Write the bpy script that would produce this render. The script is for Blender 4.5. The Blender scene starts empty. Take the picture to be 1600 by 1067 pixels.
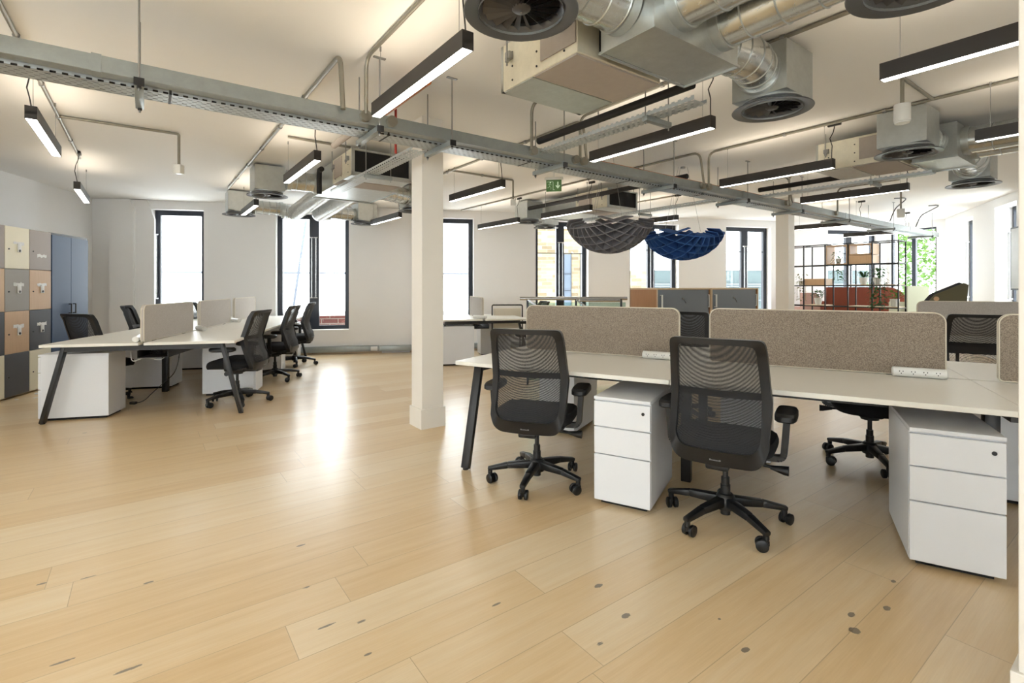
import bpy, bmesh, math, random
from mathutils import Vector, Matrix
random.seed(7)
C = bpy.context.scene.collection
PI = math.pi
# ------------------------------------------------------------------ camera, world, exposure
cam_d = bpy.data.cameras.new('camera'); cam = bpy.data.objects.new('camera', cam_d); C.objects.link(cam)
cam.location = (0, 0, 1.25); cam.rotation_euler = (PI/2, 0, 0)
cam_d.sensor_width = 36.0; cam_d.lens = 780*36/1600; cam_d.shift_y = -0.0534
cam_d.clip_start = .05; cam_d.clip_end = 300
sc = bpy.context.scene; sc.camera = cam
sc.view_settings.view_transform = 'Standard'; sc.view_settings.look = 'None'
sc.view_settings.gamma = 1; sc.view_settings.exposure = 1.53
try: sc.view_settings.use_curve_mapping = False
except Exception: pass
WORLD_STRENGTH = 3.4; LAMP_DOWN = 5.0; LAMP_UP = 4.8
w = bpy.data.worlds.new('overcast_sky'); sc.world = w; w.use_nodes = True
bg = w.node_tree.nodes['Background']; bg.inputs[0].default_value = (.95, .98, 1, 1); bg.inputs[1].default_value = WORLD_STRENGTH
H = 2.75
# ------------------------------------------------------------------ node helpers and materials
class NT:
    def __init__(s, name):
        s.m = bpy.data.materials.new(name); s.m.use_nodes = True
        s.t = s.m.node_tree; s.n = s.t.nodes; s.b = s.n['Principled BSDF']; s.out = s.n['Material Output']
    def node(s, typ, **kw):
        n = s.n.new(typ)
        for k, v in kw.items(): setattr(n, k, v)
        return n
    def link(s, a, b): s.t.links.new(a, b)
    def val(s, sock, v):
        if hasattr(v, 'links'): s.link(v, sock)
        else: sock.default_value = v
    def math(s, op, a, b=0.0, c=None):
        n = s.node('ShaderNodeMath', operation=op); s.val(n.inputs[0], a); s.val(n.inputs[1], b)
        if c is not None: s.val(n.inputs[2], c)
        return n.outputs[0]
    def coord(s, kind='Object', scale=(1, 1, 1), rot=(0, 0, 0)):
        tc = s.node('ShaderNodeTexCoord'); mp = s.node('ShaderNodeMapping')
        mp.inputs['Scale'].default_value = scale; mp.inputs['Rotation'].default_value = rot
        s.link(tc.outputs[kind], mp.inputs['Vector']); return mp.outputs[0]
    def noise(s, vec, scale, detail=3, rough=.5):
        n = s.node('ShaderNodeTexNoise'); s.link(vec, n.inputs['Vector'])
        n.inputs['Scale'].default_value = scale; n.inputs['Detail'].default_value = detail; n.inputs['Roughness'].default_value = rough
        return n.outputs['Fac']
    def mix(s, f, a, b, typ='MIX'):
        n = s.node('ShaderNodeMix', data_type='RGBA', blend_type=typ)
        s.val(n.inputs[0], f)
        for i, v in ((6, a), (7, b)):
            if hasattr(v, 'links'): s.link(v, n.inputs[i])
            else: n.inputs[i].default_value = (*v, 1) if len(v) == 3 else v
        return n.outputs[2]
    def bump(s, h, strength=.2, dist=.01):
        n = s.node('ShaderNodeBump'); n.inputs['Strength'].default_value = strength; n.inputs['Distance'].default_value = dist
        s.link(h, n.inputs['Height']); s.link(n.outputs[0], s.b.inputs['Normal'])
def c8(r, g, b):
    f = lambda v: ((v/255+.055)/1.055)**2.4 if v > 10 else v/255/12.92
    return (f(r), f(g), f(b))
MATS = {}
def plain(name, col, rough=.5, metal=0, var=.06, vs=8, bump=0, bs=80, spec=.5):
    if name in MATS: return MATS[name]
    t = NT(name); v = t.coord()
    f = t.noise(v, vs)
    lo = tuple(max(0, x*(1-var)) for x in col); hi = tuple(min(1, x*(1+var)) for x in col)
    t.link(t.mix(f, lo, hi), t.b.inputs['Base Color'])
    t.b.inputs['Roughness'].default_value = rough; t.b.inputs['Metallic'].default_value = metal
    t.b.inputs['Specular IOR Level'].default_value = spec
    if bump: t.bump(t.noise(v, bs, 4), bump, .003)
    MATS[name] = t.m; return t.m
def emit(name, col, s):
    t = NT(name); t.b.inputs['Base Color'].default_value = (*col, 1)
    t.b.inputs['Emission Color'].default_value = (*col, 1); t.b.inputs['Emission Strength'].default_value = s
    MATS[name] = t.m; return t.m
M_wall = plain('painted_wall', c8(241, 240, 239), .7, var=.015, vs=1.5, bump=.05, bs=60)
M_ceil = plain('painted_ceiling', c8(240, 238, 234), .75, var=.015, vs=1)
M_col = plain('painted_column', c8(236, 231, 222), .6, var=.015)
M_frame = plain('anthracite_frame', c8(32, 38, 50), .35, var=.05)
M_chrome = plain('brushed_steel', c8(200, 202, 204), .25, 1, var=.03)
M_blackm = plain('black_powder_coat', c8(24, 23, 24), .42, var=.1)
M_blackp = plain('black_plastic', c8(16, 17, 20), .42, var=.1, bump=.1, bs=300)
M_seat = plain('black_fabric', c8(14, 15, 20), .9, var=.25, vs=300, bump=.3, bs=400)
M_lamp = plain('lamp_housing', c8(50, 46, 43), .45, var=.05)
M_white = plain('white_laminate', c8(226, 228, 232), .35, var=.01)
M_wedge = plain('white_worktop', c8(232, 229, 220), .38, var=.015, vs=3)
M_pvc = plain('white_pvc', c8(228, 228, 224), .3, var=.02)
M_galv = None
def galv(name, col, rough, metal=.75):
    t = NT(name); v = t.coord()
    f = t.noise(v, 14, 5, .7); g = t.noise(v, 60, 3)
    a = t.mix(f, tuple(x*.78 for x in col), tuple(min(1, x*1.12) for x in col)); t.link(a, t.b.inputs['Base Color'])
    t.link(t.math('MULTIPLY_ADD', g, .2, rough-.1), t.b.inputs['Roughness'])
    t.b.inputs['Metallic'].default_value = metal; MATS[name] = t.m; return t.m
M_galv = galv('galvanised_sheet', c8(190, 194, 192), .36)
M_trunk = galv('galvanised_trunking', c8(158, 164, 163), .42, .6)
M_spiral = galv('spiral_duct_metal', c8(205, 207, 204), .24, .9)
M_flex = galv('flexible_duct_foil', c8(205, 208, 208), .3, .85)
M_casing = galv('pale_fan_casing', c8(222, 216, 196), .4, .35)
M_cond = galv('conduit_steel', c8(150, 146, 134), .4, .6)
M_ins = plain('grey_insulation_board', c8(168, 158, 148), .8, var=.06, vs=30)
M_ring = plain('dark_diffuser_metal', c8(92, 94, 98), .35, .5, var=.08)
M_vane = plain('diffuser_vane_metal', c8(74, 72, 72), .4, .5)
M_dark = plain('dark_interior', c8(14, 14, 16), .8)
M_foam = plain('black_pipe_insulation', c8(26, 24, 24), .7, var=.1)
M_copper = plain('copper_pipe', c8(196, 120, 72), .3, .8)
M_red = plain('red_conduit', c8(170, 50, 40), .5)
M_cable = plain('dark_cable', c8(46, 44, 42), .5)
M_wire = plain('steel_wire', c8(150, 150, 148), .35, .7)
M_lock = plain('dark_lock', c8(50, 50, 52), .35, .6)
M_down = emit('lamp_diffuser', (1, .955, .88), LAMP_DOWN)
M_up = emit('lamp_uplight', (1, .87, .70), LAMP_UP)
def fabric(name, a, b, sc_=260):
    t = NT(name); v = t.coord()
    f = t.noise(v, sc_, 2, .8); g = t.noise(v, 12, 3)
    r = t.node('ShaderNodeValToRGB'); t.link(f, r.inputs[0]); r.color_ramp.elements[0].position = .38; r.color_ramp.elements[1].position = .62
    r.color_ramp.elements[0].color = (*a, 1); r.color_ramp.elements[1].color = (*b, 1)
    t.link(t.mix(t.math('MULTIPLY', g, .25), r.outputs[0], a), t.b.inputs['Base Color'])
    t.b.inputs['Roughness'].default_value = .95; t.b.inputs['Specular IOR Level'].default_value = .15
    t.bump(f, .25, .003); MATS[name] = t.m; return t.m
M_screen = fabric('taupe_wool_felt', c8(118, 106, 94), c8(176, 162, 146))
M_screenL = fabric('pale_grey_wool_felt', c8(176, 168, 160), c8(208, 202, 196))
M_pipe = plain('cream_edge_piping', c8(222, 214, 196), .6)
def wood(name, a, b, axis=2, sc_=1.0):
    t = NT(name); s = [30*sc_]*3; s[axis] = 1.6*sc_; v = t.coord(scale=tuple(s))
    f = t.noise(v, 2.2, 6, .65); t.link(t.mix(f, a, b), t.b.inputs['Base Color'])
    t.b.inputs['Roughness'].default_value = .45; MATS[name] = t.m; return t.m
M_oak = wood('oak_veneer', c8(186, 148, 110), c8(220, 186, 148))
M_walnut = wood('brown_wood_panel', c8(158, 112, 74), c8(190, 140, 98))
M_lwood = wood('pale_wood_edge', c8(208, 182, 148), c8(232, 210, 178), 0)
def glass():
    t = NT('window_glass'); tr = t.node('ShaderNodeBsdfTransparent'); gl = t.node('ShaderNodeBsdfGlossy'); mx = t.node('ShaderNodeMixShader')
    gl.inputs['Roughness'].default_value = .02; tr.inputs[0].default_value = (.96, .98, .98, 1)
    fr = t.node('ShaderNodeLayerWeight'); fr.inputs[0].default_value = .5
    t.link(t.math('MULTIPLY_ADD', t.math('POWER', fr.outputs['Facing'], 5.0), .5, .03), mx.inputs[0]); t.link(tr.outputs[0], mx.inputs[1]); t.link(gl.outputs[0], mx.inputs[2]); t.link(mx.outputs[0], t.out.inputs[0])
    MATS['g'] = t.m; return t.m
M_glass = glass()
def glass_green():
    t = NT('balustrade_glass'); tr = t.node('ShaderNodeBsdfTransparent'); gl = t.node('ShaderNodeBsdfGlossy'); mx = t.node('ShaderNodeMixShader')
    gl.inputs['Roughness'].default_value = .03; tr.inputs[0].default_value = (.74, .86, .82, 1); mx.inputs[0].default_value = .12
    t.link(tr.outputs[0], mx.inputs[1]); t.link(gl.outputs[0], mx.inputs[2]); t.link(mx.outputs[0], t.out.inputs[0]); return t.m
M_gglass = glass_green()
def alpha_mat(name, col, rough, metal, alphafn):
    t = NT(name); t.b.inputs['Base Color'].default_value = (*col, 1); t.b.inputs['Roughness'].default_value = rough; t.b.inputs['Metallic'].default_value = metal
    tr = t.node('ShaderNodeBsdfTransparent'); mx = t.node('ShaderNodeMixShader')
    t.link(alphafn(t), mx.inputs[0]); t.link(tr.outputs[0], mx.inputs[1]); t.link(t.b.outputs[0], mx.inputs[2]); t.link(mx.outputs[0], t.out.inputs[0])
    MATS[name] = t.m; return t.m
def tray_alpha(t):
    sp = t.node('ShaderNodeSeparateXYZ'); t.link(t.coord(), sp.inputs[0])
    yz = t.math('ADD', sp.outputs[1], sp.outputs[2])
    fx = t.math('FRACT', t.math('MULTIPLY', sp.outputs[0], 22)); row = t.math('MULTIPLY', yz, 33)
    fx2 = t.math('FRACT', t.math('ADD', t.math('MULTIPLY', sp.outputs[0], 22), t.math('MULTIPLY', t.math('FLOOR', row), .5)))
    hole = t.math('MULTIPLY', t.math('LESS_THAN', fx2, .52), t.math('LESS_THAN', t.math('FRACT', row), .36))
    return t.math('SUBTRACT', 1.0, hole)
M_tray = alpha_mat('perforated_galvanised_steel', c8(190, 196, 198), .4, .55, tray_alpha)
def mesh_alpha(t):
    # two fine weaves laid over each other: their product gives the watered (moire) look of the double mesh
    sp = t.node('ShaderNodeSeparateXYZ'); t.link(t.coord(), sp.inputs[0]); x, y, z = sp.outputs
    x2 = t.math('MULTIPLY', x, x); 
    z1 = t.math('MULTIPLY', z, 300)
    bow = t.math('ADD', t.math('MULTIPLY', x2, 150), t.math('MULTIPLY', x, 6))
    zz = t.math('SUBTRACT', z, .62)
    z2 = t.math('ADD', t.math('ADD', t.math('MULTIPLY', z, 228), bow), t.math('MULTIPLY', t.math('MULTIPLY', zz, zz), 70))
    a = t.math('FRACT', z1); b = t.math('FRACT', z2)
    oa = t.math('LESS_THAN', a, .56); ob = t.math('LESS_THAN', b, .56)
    vx = t.math('LESS_THAN', t.math('FRACT', t.math('MULTIPLY', x, 260)), .88)
    lw = t.node('ShaderNodeLayerWeight'); lw.inputs[0].default_value = .5   # the weave has thickness: seen slantwise its holes close
    cl = t.node('ShaderNodeClamp'); t.link(t.math('MULTIPLY_ADD', lw.outputs['Facing'], -1.9, 1.35), cl.inputs[0])
    return t.math('SUBTRACT', 1.0, t.math('MULTIPLY', t.math('MULTIPLY', t.math('MULTIPLY', oa, ob), vx), cl.outputs[0]))
M_mesh = alpha_mat('black_chair_mesh', c8(26, 27, 31), .7, 0, mesh_alpha)
def brickmat(name, c1, c2, mort, sx=1.0, rowh=.075, bw=.225):
    t = NT(name); v = t.coord(); sp = t.node('ShaderNodeSeparateXYZ'); t.link(v, sp.inputs[0]); cb = t.node('ShaderNodeCombineXYZ')
    t.link(t.math('ADD', sp.outputs[0], sp.outputs[1]), cb.inputs[0]); t.link(sp.outputs[2], cb.inputs[1])
    b = t.node('ShaderNodeTexBrick'); t.link(cb.outputs[0], b.inputs['Vector']); b.inputs['Scale'].default_value = 1
    b.inputs['Brick Width'].default_value = bw; b.inputs['Row Height'].default_value = rowh; b.inputs['Mortar Size'].default_value = .008
    b.inputs['Color1'].default_value = (*c1, 1); b.inputs['Color2'].default_value = (*c2, 1); b.inputs['Mortar'].default_value = (*mort, 1)
    t.link(b.outputs[0], t.b.inputs['Base Color']); t.b.inputs['Roughness'].default_value = .9; MATS[name] = t.m; return t.m
M_brick = brickmat('red_brick', c8(92, 46, 38), c8(72, 42, 38), c8(112, 104, 94), rowh=.10, bw=.32)
M_ybrick = brickmat('pale_yellow_brick', c8(138, 124, 98), c8(92, 80, 60), c8(120, 114, 104), rowh=.13, bw=.38)
GA = math.atan2(780, 1065)
def floor_mat():
    t = NT('oak_plank_floor'); v = t.coord(rot=(0, 0, -GA))
    sp = t.node('ShaderNodeSeparateXYZ'); t.link(v, sp.inputs[0]); u, vv, _ = sp.outputs
    row = t.math('FLOOR', t.math('DIVIDE', t.math('SUBTRACT', vv, .735-.207*40), .207)); hs = t.math('FRACT', t.math('MULTIPLY', t.math('SINE', t.math('MULTIPLY', row, 12.9898)), 437.585))
    cb = t.node('ShaderNodeCombineXYZ'); t.link(t.math('ADD', u, t.math('MULTIPLY', hs, 7.3)), cb.inputs[0]); t.link(t.math('SUBTRACT', vv, .735-.207*40), cb.inputs[1])
    b = t.node('ShaderNodeTexBrick'); t.link(cb.outputs[0], b.inputs['Vector']); b.inputs['Scale'].default_value = 1
    b.inputs['Brick Width'].default_value = 1.9; b.inputs['Row Height'].default_value = .207; b.inputs['Mortar Size'].default_value = .0016
    b.inputs['Mortar Smooth'].default_value = .3; b.offset = 0; b.offset_frequency = 1
    b.inputs['Color1'].default_value = (0, 0, 0, 1); b.inputs['Color2'].default_value = (1, 1, 1, 1); b.inputs['Mortar'].default_value = (.5, .5, .5, 1)
    # stretched grain, shifted per plank
    pl = t.node('ShaderNodeSeparateColor'); t.link(b.outputs['Color'], pl.inputs[0]); rnd = pl.outputs[0]
    gc = t.node('ShaderNodeCombineXYZ'); t.link(t.math('MULTIPLY', u, 1.2), gc.inputs[0]); t.link(t.math('ADD', t.math('MULTIPLY', vv, 16), t.math('MULTIPLY', rnd, 30)), gc.inputs[1])
    g1 = t.noise(gc.outputs[0], 1.5, 6, .6)
    gc2 = t.node('ShaderNodeCombineXYZ'); t.link(t.math('MULTIPLY', u, 4), gc2.inputs[0]); t.link(t.math('MULTIPLY', vv, 120), gc2.inputs[1])
    g2 = t.noise(gc2.outputs[0], 1.5, 3, .6)
    r = t.node('ShaderNodeValToRGB'); e = r.color_ramp.elements
    e[0].position = 0; e[0].color = (*FL[0], 1); e[1].position = 1; e[1].color = (*FL[2], 1); k = e.new(.5); k.color = (*FL[1], 1)
    fac = t.math('ADD', t.math('MULTIPLY', rnd, .55), t.math('MULTIPLY', t.math('SUBTRACT', g1, .18), .85)); t.link(fac, r.inputs[0])
    col = t.mix(t.math('MULTIPLY', g2, .24), r.outputs[0], c8(150, 118, 80))
    # scattered small knots and cracks
    vo = t.node('ShaderNodeTexVoronoi'); kc = t.node('ShaderNodeCombineXYZ'); t.link(t.math('MULTIPLY', u, .9), kc.inputs[0]); t.link(t.math('MULTIPLY', vv, 2.2), kc.inputs[1])
    t.link(kc.outputs[0], vo.inputs['Vector']); vo.inputs['Scale'].default_value = 2.3
    nz = t.noise(gc2.outputs[0], 3, 2); d = t.math('ADD', vo.outputs['Distance'], t.math('MULTIPLY', nz, .05))
    kn = t.math('LESS_THAN', d, .058); sel = t.node('ShaderNodeSeparateColor'); t.link(vo.outputs['Color'], sel.inputs[0])
    knf = t.math('MULTIPLY', kn, t.math('LESS_THAN', sel.outputs[1], .45))
    nk = t.noise(v, 55, 3, .7)
    # the larger filled knots of the near boards
    for (ku, kv, a, bb) in KN:
        du = t.math('DIVIDE', t.math('SUBTRACT', u, ku), a); dv = t.math('DIVIDE', t.math('SUBTRACT', vv, kv), bb)
        dd = t.math('ADD', t.math('ADD', t.math('MULTIPLY', du, du), t.math('MULTIPLY', dv, dv)), t.math('MULTIPLY', nk, 1.0))
        knf = t.math('MAXIMUM', knf, t.math('LESS_THAN', dd, 1.0))
    col = t.mix(t.math('MULTIPLY', knf, .8), col, c8(96, 92, 88))
    col = t.mix(t.math('MULTIPLY', b.outputs['Fac'], .42), col, c8(120, 92, 62))
    t.link(col, t.b.inputs['Base Color'])
    t.link(t.math('MULTIPLY_ADD', g1, .12, FLOOR_ROUGH), t.b.inputs['Roughness'])
    t.b.inputs['Specular IOR Level'].default_value = .6; t.b.inputs['Coat Weight'].default_value = .3; t.b.inputs['Coat Roughness'].default_value = .27
    t.bump(t.math('SUBTRACT', t.math('MULTIPLY', g2, .3), b.outputs['Fac']), .12, .002)
    return t.m
FL = (c8(212, 177, 126), c8(230, 203, 160), c8(240, 222, 190)); FLOOR_ROUGH = .25
def fpt(px, py, z=0):
    Y = (1.25-z)*780/(py-448); return ((px-800)/780*Y, Y)
cg, sg = math.cos(GA), math.sin(GA)
KN = []
for (px, py, a, bb) in ((935, 915, .03, .017), (978, 962, .03, .017), (1335, 985, .03, .026), (1165, 1015, .026, .016), (1386, 950, .028, .017), (1330, 960, .03, .015), (1396, 908, .02, .012), (776, 944, .03, .008), (1124, 967, .01, .008), (232, 910, .03, .01), (65, 912, .025, .01), (470, 852, .03, .01), (510, 978, .05, .008), (137, 902, .04, .006), (200, 1046, .06, .01), (575, 1022, .02, .008), (98, 1034, .05, .008)):
    X, Y = fpt(px, py); KN.append((X*cg+Y*sg, -X*sg+Y*cg, a*.95, bb*.95))
M_floor = floor_mat()
# ------------------------------------------------------------------ mesh helpers
class MB:
    def __init__(s): s.bm = bmesh.new()
    def box(s, x0, x1, y0, y1, z0, z1, bev=0, seg=2):
        r = bmesh.ops.create_cube(s.bm, size=1, matrix=Matrix.Translation(((x0+x1)/2, (y0+y1)/2, (z0+z1)/2)) @ Matrix.Diagonal((abs(x1-x0), abs(y1-y0), abs(z1-z0), 1)))
        if bev:
            es = set(e for v in r['verts'] for e in v.link_edges)
            bmesh.ops.bevel(s.bm, geom=list(es), offset=bev, segments=seg, profile=.5, affect='EDGES')
        return s
    def bar(s, p0, p1, wx, wy, bev=0, up=(0, 0, 1), w1=None, h1=None):
        p0, p1 = Vector(p0), Vector(p1); d = (p1-p0).normalized(); upv = Vector(up)
        if abs(d.dot(upv)) > .98: upv = Vector((0, 1, 0))
        a = d.cross(upv).normalized(); b = a.cross(d).normalized(); w1 = w1 or wx; h1 = h1 or wy
        vs = []
        for p, ww, hh in ((p0, wx, wy), (p1, w1, h1)):
            for i, j in ((-1, -1), (1, -1), (1, 1), (-1, 1)): vs.append(s.bm.verts.new(p+a*i*ww/2+b*j*hh/2))
        fs = [(3, 2, 1, 0), (4, 5, 6, 7)]+[(i, (i+1) % 4, 4+(i+1) % 4, 4+i) for i in range(4)]
        F = [s.bm.faces.new([vs[i] for i in f]) for f in fs]
        if bev: bmesh.ops.bevel(s.bm, geom=list(set(e for f in F for e in f.edges)), offset=bev, segments=2, profile=.5, affect='EDGES')
        return s
    def tube(s, pts, r, seg=10, cap=True, radii=None):
        pts = [Vector(p) for p in pts]; n = len(pts); rings = []; prev = None
        for i, p in enumerate(pts):
            d = (pts[min(i+1, n-1)]-pts[max(i-1, 0)])
            if d.length < 1e-9: d = Vector((0, 0, 1))
            d.normalize()
            if prev is None:
                a = d.cross(Vector((0, 0, 1)));
                if a.length < .1: a = d.cross(Vector((0, 1, 0)))
            else: a = prev-d*prev.dot(d)
            a.normalize(); prev = a; b = d.cross(a)
            rr = radii[i] if radii else r
            rings.append([s.bm.verts.new(p+(a*math.cos(2*PI*k/seg)+b*math.sin(2*PI*k/seg))*rr) for k in range(seg)])
        for i in range(n-1):
            for k in range(seg): s.bm.faces.new((rings[i][k], rings[i][(k+1) % seg], rings[i+1][(k+1) % seg], rings[i+1][k]))
        if cap: s.bm.faces.new(rings[0][::-1]); s.bm.faces.new(rings[-1])
        return s
    def cyl(s, p0, p1, r, seg=16, r1=None): return s.tube([p0, p1], r, seg, True, [r, r1 if r1 is not None else r])
    def lathe(s, prof, c=(0, 0, 0), seg=32, axis='z', cap=True):
        rings = []
        for r, h in prof:
            ring = []
            for k in range(seg):
                a = 2*PI*k/seg; x, y = r*math.cos(a), r*math.sin(a)
                p = {'z': (x, y, h), 'x': (h, x, y), 'y': (x, h, y)}[axis]
                ring.append(s.bm.verts.new((p[0]+c[0], p[1]+c[1], p[2]+c[2])))
            rings.append(ring)
        for i in range(len(rings)-1):
            for k in range(seg): s.bm.faces.new((rings[i][k], rings[i][(k+1) % seg], rings[i+1][(k+1) % seg], rings[i+1][k]))
        if cap and prof[0][0] > 1e-5: s.bm.faces.new(rings[0])
        if cap and prof[-1][0] > 1e-5: s.bm.faces.new(rings[-1])
        bmesh.ops.remove_doubles(s.bm, verts=[v for r in rings for v in r], dist=1e-6)
        return s
    def prism(s, poly, h0, h1, axis='z'):
        f = {'z': lambda a, b, h: (a, b, h), 'y': lambda a, b, h: (a, h, b), 'x': lambda a, b, h: (h, a, b)}[axis]
        A = [s.bm.verts.new(f(a, b, h0)) for a, b in poly]; B = [s.bm.verts.new(f(a, b, h1)) for a, b in poly]; n = len(poly)
        s.bm.faces.new(A[::-1]); s.bm.faces.new(B)
        for i in range(n): s.bm.faces.new((A[i], A[(i+1) % n], B[(i+1) % n], B[i]))
        return s
    def quad(s, *p): s.bm.faces.new([s.bm.verts.new(q) for q in p]); return s
def obj(name, mb, mat, parent=None, loc=(0, 0, 0), rot=0, smooth=True, fix=True):
    me = bpy.data.meshes.new(name)
    if fix: bmesh.ops.recalc_face_normals(mb.bm, faces=mb.bm.faces)
    mb.bm.to_mesh(me); mb.bm.free(); me.materials.append(mat)
    if smooth and len(me.polygons) > 6:
        me.polygons.foreach_set('use_smooth', [True]*len(me.polygons)); me.set_sharp_from_angle(angle=math.radians(38))
    o = bpy.data.objects.new(name, me); C.objects.link(o); o.location = loc; o.rotation_euler = (0, 0, rot)
    if parent: o.parent = parent
    return o
def tag(o, label, cat, group=None):
    o['label'] = label; o['category'] = cat
    if group: o['group'] = group
    return o
def thing(name, label, cat, loc=(0, 0, 0), rot=0, group=None):
    o = bpy.data.objects.new(name, None); C.objects.link(o); o.location = loc; o.rotation_euler = (0, 0, rot); o.empty_display_size = .1
    return tag(o, label, cat, group)
def struct(o): o['kind'] = 'structure'; return o
KIDS = {}
def dup(src, loc, rot, label, group=None):
    def cp(o, par):
        c = o.copy(); C.objects.link(c)
        if par: c.parent = par
        for ch in [x for x in ALL(o)]: cp(ch, c)
        return c
    r = cp(src, None); r.location = loc; r.rotation_euler = (0, 0, rot); r['label'] = label
    if group: r['group'] = group
    return r
def ALL(o): return list(o.children)
def G(u, v, z=0): return (u*cg-v*sg, u*sg+v*cg, z)
ORD = ['first', 'second', 'third', 'fourth', 'fifth', 'sixth', 'seventh', 'eighth', 'ninth', 'tenth', 'eleventh', 'twelfth']
def arc(pts, r=.06, n=5):
    """round the corners of a polyline"""
    pts = [Vector(p) for p in pts]; out = [pts[0]]
    for i in range(1, len(pts)-1):
        a, b, c = pts[i-1], pts[i], pts[i+1]; d1 = (a-b); d2 = (c-b); rr = min(r, d1.length*.45, d2.length*.45)
        p, q = b+d1.normalized()*rr, b+d2.normalized()*rr
        for k in range(n+1):
            t = k/n; out.append(p*(1-t)**2+b*2*t*(1-t)+q*t*t)
    out.append(pts[-1]); return out
# ------------------------------------------------------------------ room shell
BW0 = (-7.108, 8.45); BWA = math.atan(.225); BK = 1/math.cos(BWA)
P_BR = (9.10, 12.10); P_CR = (9.58, 11.04)
RW = (7.57, 7.45); RD = Vector((.456, .89)).normalized()
P_RN = (RW[0]-12.87*RD.x, RW[1]-12.87*RD.y); P_LN = (-3.93, P_RN[1])
poly = [(-7.108, 8.45), P_BR, P_CR, P_RN, P_LN]
cx = sum(p[0] for p in poly)/5; cy = sum(p[1] for p in poly)/5
big = []
for p in poly:
    d = Vector((p[0]-cx, p[1]-cy)); d.normalize(); big.append((p[0]+d.x*.25, p[1]+d.y*.25))
fl = struct(obj('floor', MB().prism(big, -.2, 0), M_floor, smooth=False))
ce = struct(obj('ceiling', MB().prism(big, H, H+.25), M_ceil, smooth=False))
def wall(name, P0, P1, openings, out=1, th=.3, mat=M_wall):
    """local x runs P0 to P1, local y*out points outdoors"""
    d = Vector((P1[0]-P0[0], P1[1]-P0[1])); L = d.length; a = math.atan2(d.y, d.x); mb = MB(); x = 0
    y0, y1 = (0, th) if out > 0 else (-th, 0)
    for (a0, a1, z0, z1) in sorted(openings):
        mb.box(x, a0, y0, y1, 0, H)
        if z0 > 0: mb.box(a0, a1, y0, y1, 0, z0)
        mb.box(a0, a1, y0, y1, z1, H); x = a1
    mb.box(x, L, y0, y1, 0, H)
    return struct(obj(name, mb, mat, loc=(P0[0], P0[1], 0), rot=a, smooth=False))
WN = [0]
def window(P0, ang, x0, x1, z0, z1, leaves=1, out=1, rec=.15, handles=None, bar=None, ft=.085, hl='r'):
    WN[0] += 1
    r = bpy.data.objects.new('window_%d' % WN[0], None); C.objects.link(r); struct(r)
    r.location = (P0[0]+math.cos(ang)*x0, P0[1]+math.sin(ang)*x0, z0); r.rotation_euler = (0, 0, ang); W = x1-x0; Hh = z1-z0
    ya, yb = (rec, rec+.07) if out > 0 else (-rec-.07, -rec); mb = MB()
    mb.box(0, ft, ya, yb, 0, Hh); mb.box(W-ft, W, ya, yb, 0, Hh); mb.box(ft, W-ft, ya, yb, 0, ft); mb.box(ft, W-ft, ya, yb, Hh-ft, Hh)
    lw = W/leaves
    for k in range(1, leaves): mb.box(k*lw-ft, k*lw+ft, ya, yb, ft, Hh-ft)
    obj('window_frame', mb, M_frame, r, smooth=False); ym = (ya+yb)/2
    for k in range(leaves):
        obj('pane', MB().box(k*lw+ft, (k+1)*lw-ft, ym-.004, ym+.004, ft, Hh-ft), M_glass, r, smooth=False)
        if bar: obj('glazing_bar', MB().box(k*lw+ft, (k+1)*lw-ft, ym-.012, ym+.012, bar-z0-.008, bar-z0+.008), M_frame, r, smooth=False)
    yi = ya-.045 if out > 0 else yb+.045; yf = ya if out > 0 else yb
    for hx in (handles or []):
        m = MB(); m.cyl((hx, yi, .28*Hh), (hx, yi, .80*Hh), .011, 10)
        for zz in (.28*Hh, .80*Hh): m.cyl((hx-.03, yi, zz), (hx+.03, yi, zz), .013, 8); m.cyl((hx, yi, zz), (hx, yf, zz), .010, 8)
        obj('handle', m, M_chrome, r)
    sy = (0, rec) if out > 0 else (-rec, 0)
    return r
ZS, ZH = .44, 2.60
bwin = [(.88, 1.70, 1, None), (2.88, 4.15, 2, None), (5.84, 6.51, 1, None), (7.78, 8.92, 2, 1.95), (9.85, 11.01, 2, 2.05), (12.18, 13.34, 2, 2.05), (14.89, 16.39, 2, 2.05)]
wall('wall_back', BW0, P_BR, [(a, b, ZS, ZH) for a, b, _, _ in bwin])
for i, (a, b, n, bar) in enumerate(bwin):
    W = b-a; hs = [.035] if n == 1 else [W/2-.035, W/2+.035]
    window(BW0, BWA, a, b, ZS, ZH, n, 1, handles=hs, bar=bar)
ca = math.atan2(P_CR[1]-P_BR[1], P_CR[0]-P_BR[0])
wall('wall_corner', P_BR, P_CR, [(.06, 1.0, ZS, ZH)])
window(P_BR, ca, .06, 1.0, ZS, ZH, 2, 1, rec=.05, ft=.04)
RL = (Vector(P_CR)-Vector(P_RN)).length; ra = math.atan2(-RD.y, -RD.x)
def rt(t): return (Vector(P_CR)-Vector(RW)).dot(RD)-t     # distance from P_CR along the wall towards the viewer
rw = [(rt(3.36), rt(2.40)), (rt(1.322), rt(.457))]
wall('wall_right', P_CR, P_RN, [(a, b, ZS, ZH) for a, b in rw])
for a, b in rw: window(P_CR, ra, a, b, ZS, ZH, 1, 1, rec=.2, handles=[.035], ft=.06)
wall('wall_near', P_RN, P_LN, [(.6, 2.4, .3, 2.6), (3.2, 5.2, .3, 2.6)])
na = math.atan2(P_LN[1]-P_RN[1], P_LN[0]-P_RN[0])
for a, b in ((.6, 2.4), (3.2, 5.2)): window(P_RN, na, a, b, .3, 2.6, 2, 1)
wall('wall_left', P_LN, BW0, [(2.2, 3.6, .44, 2.6), (4.4, 5.8, .44, 2.6)])
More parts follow.
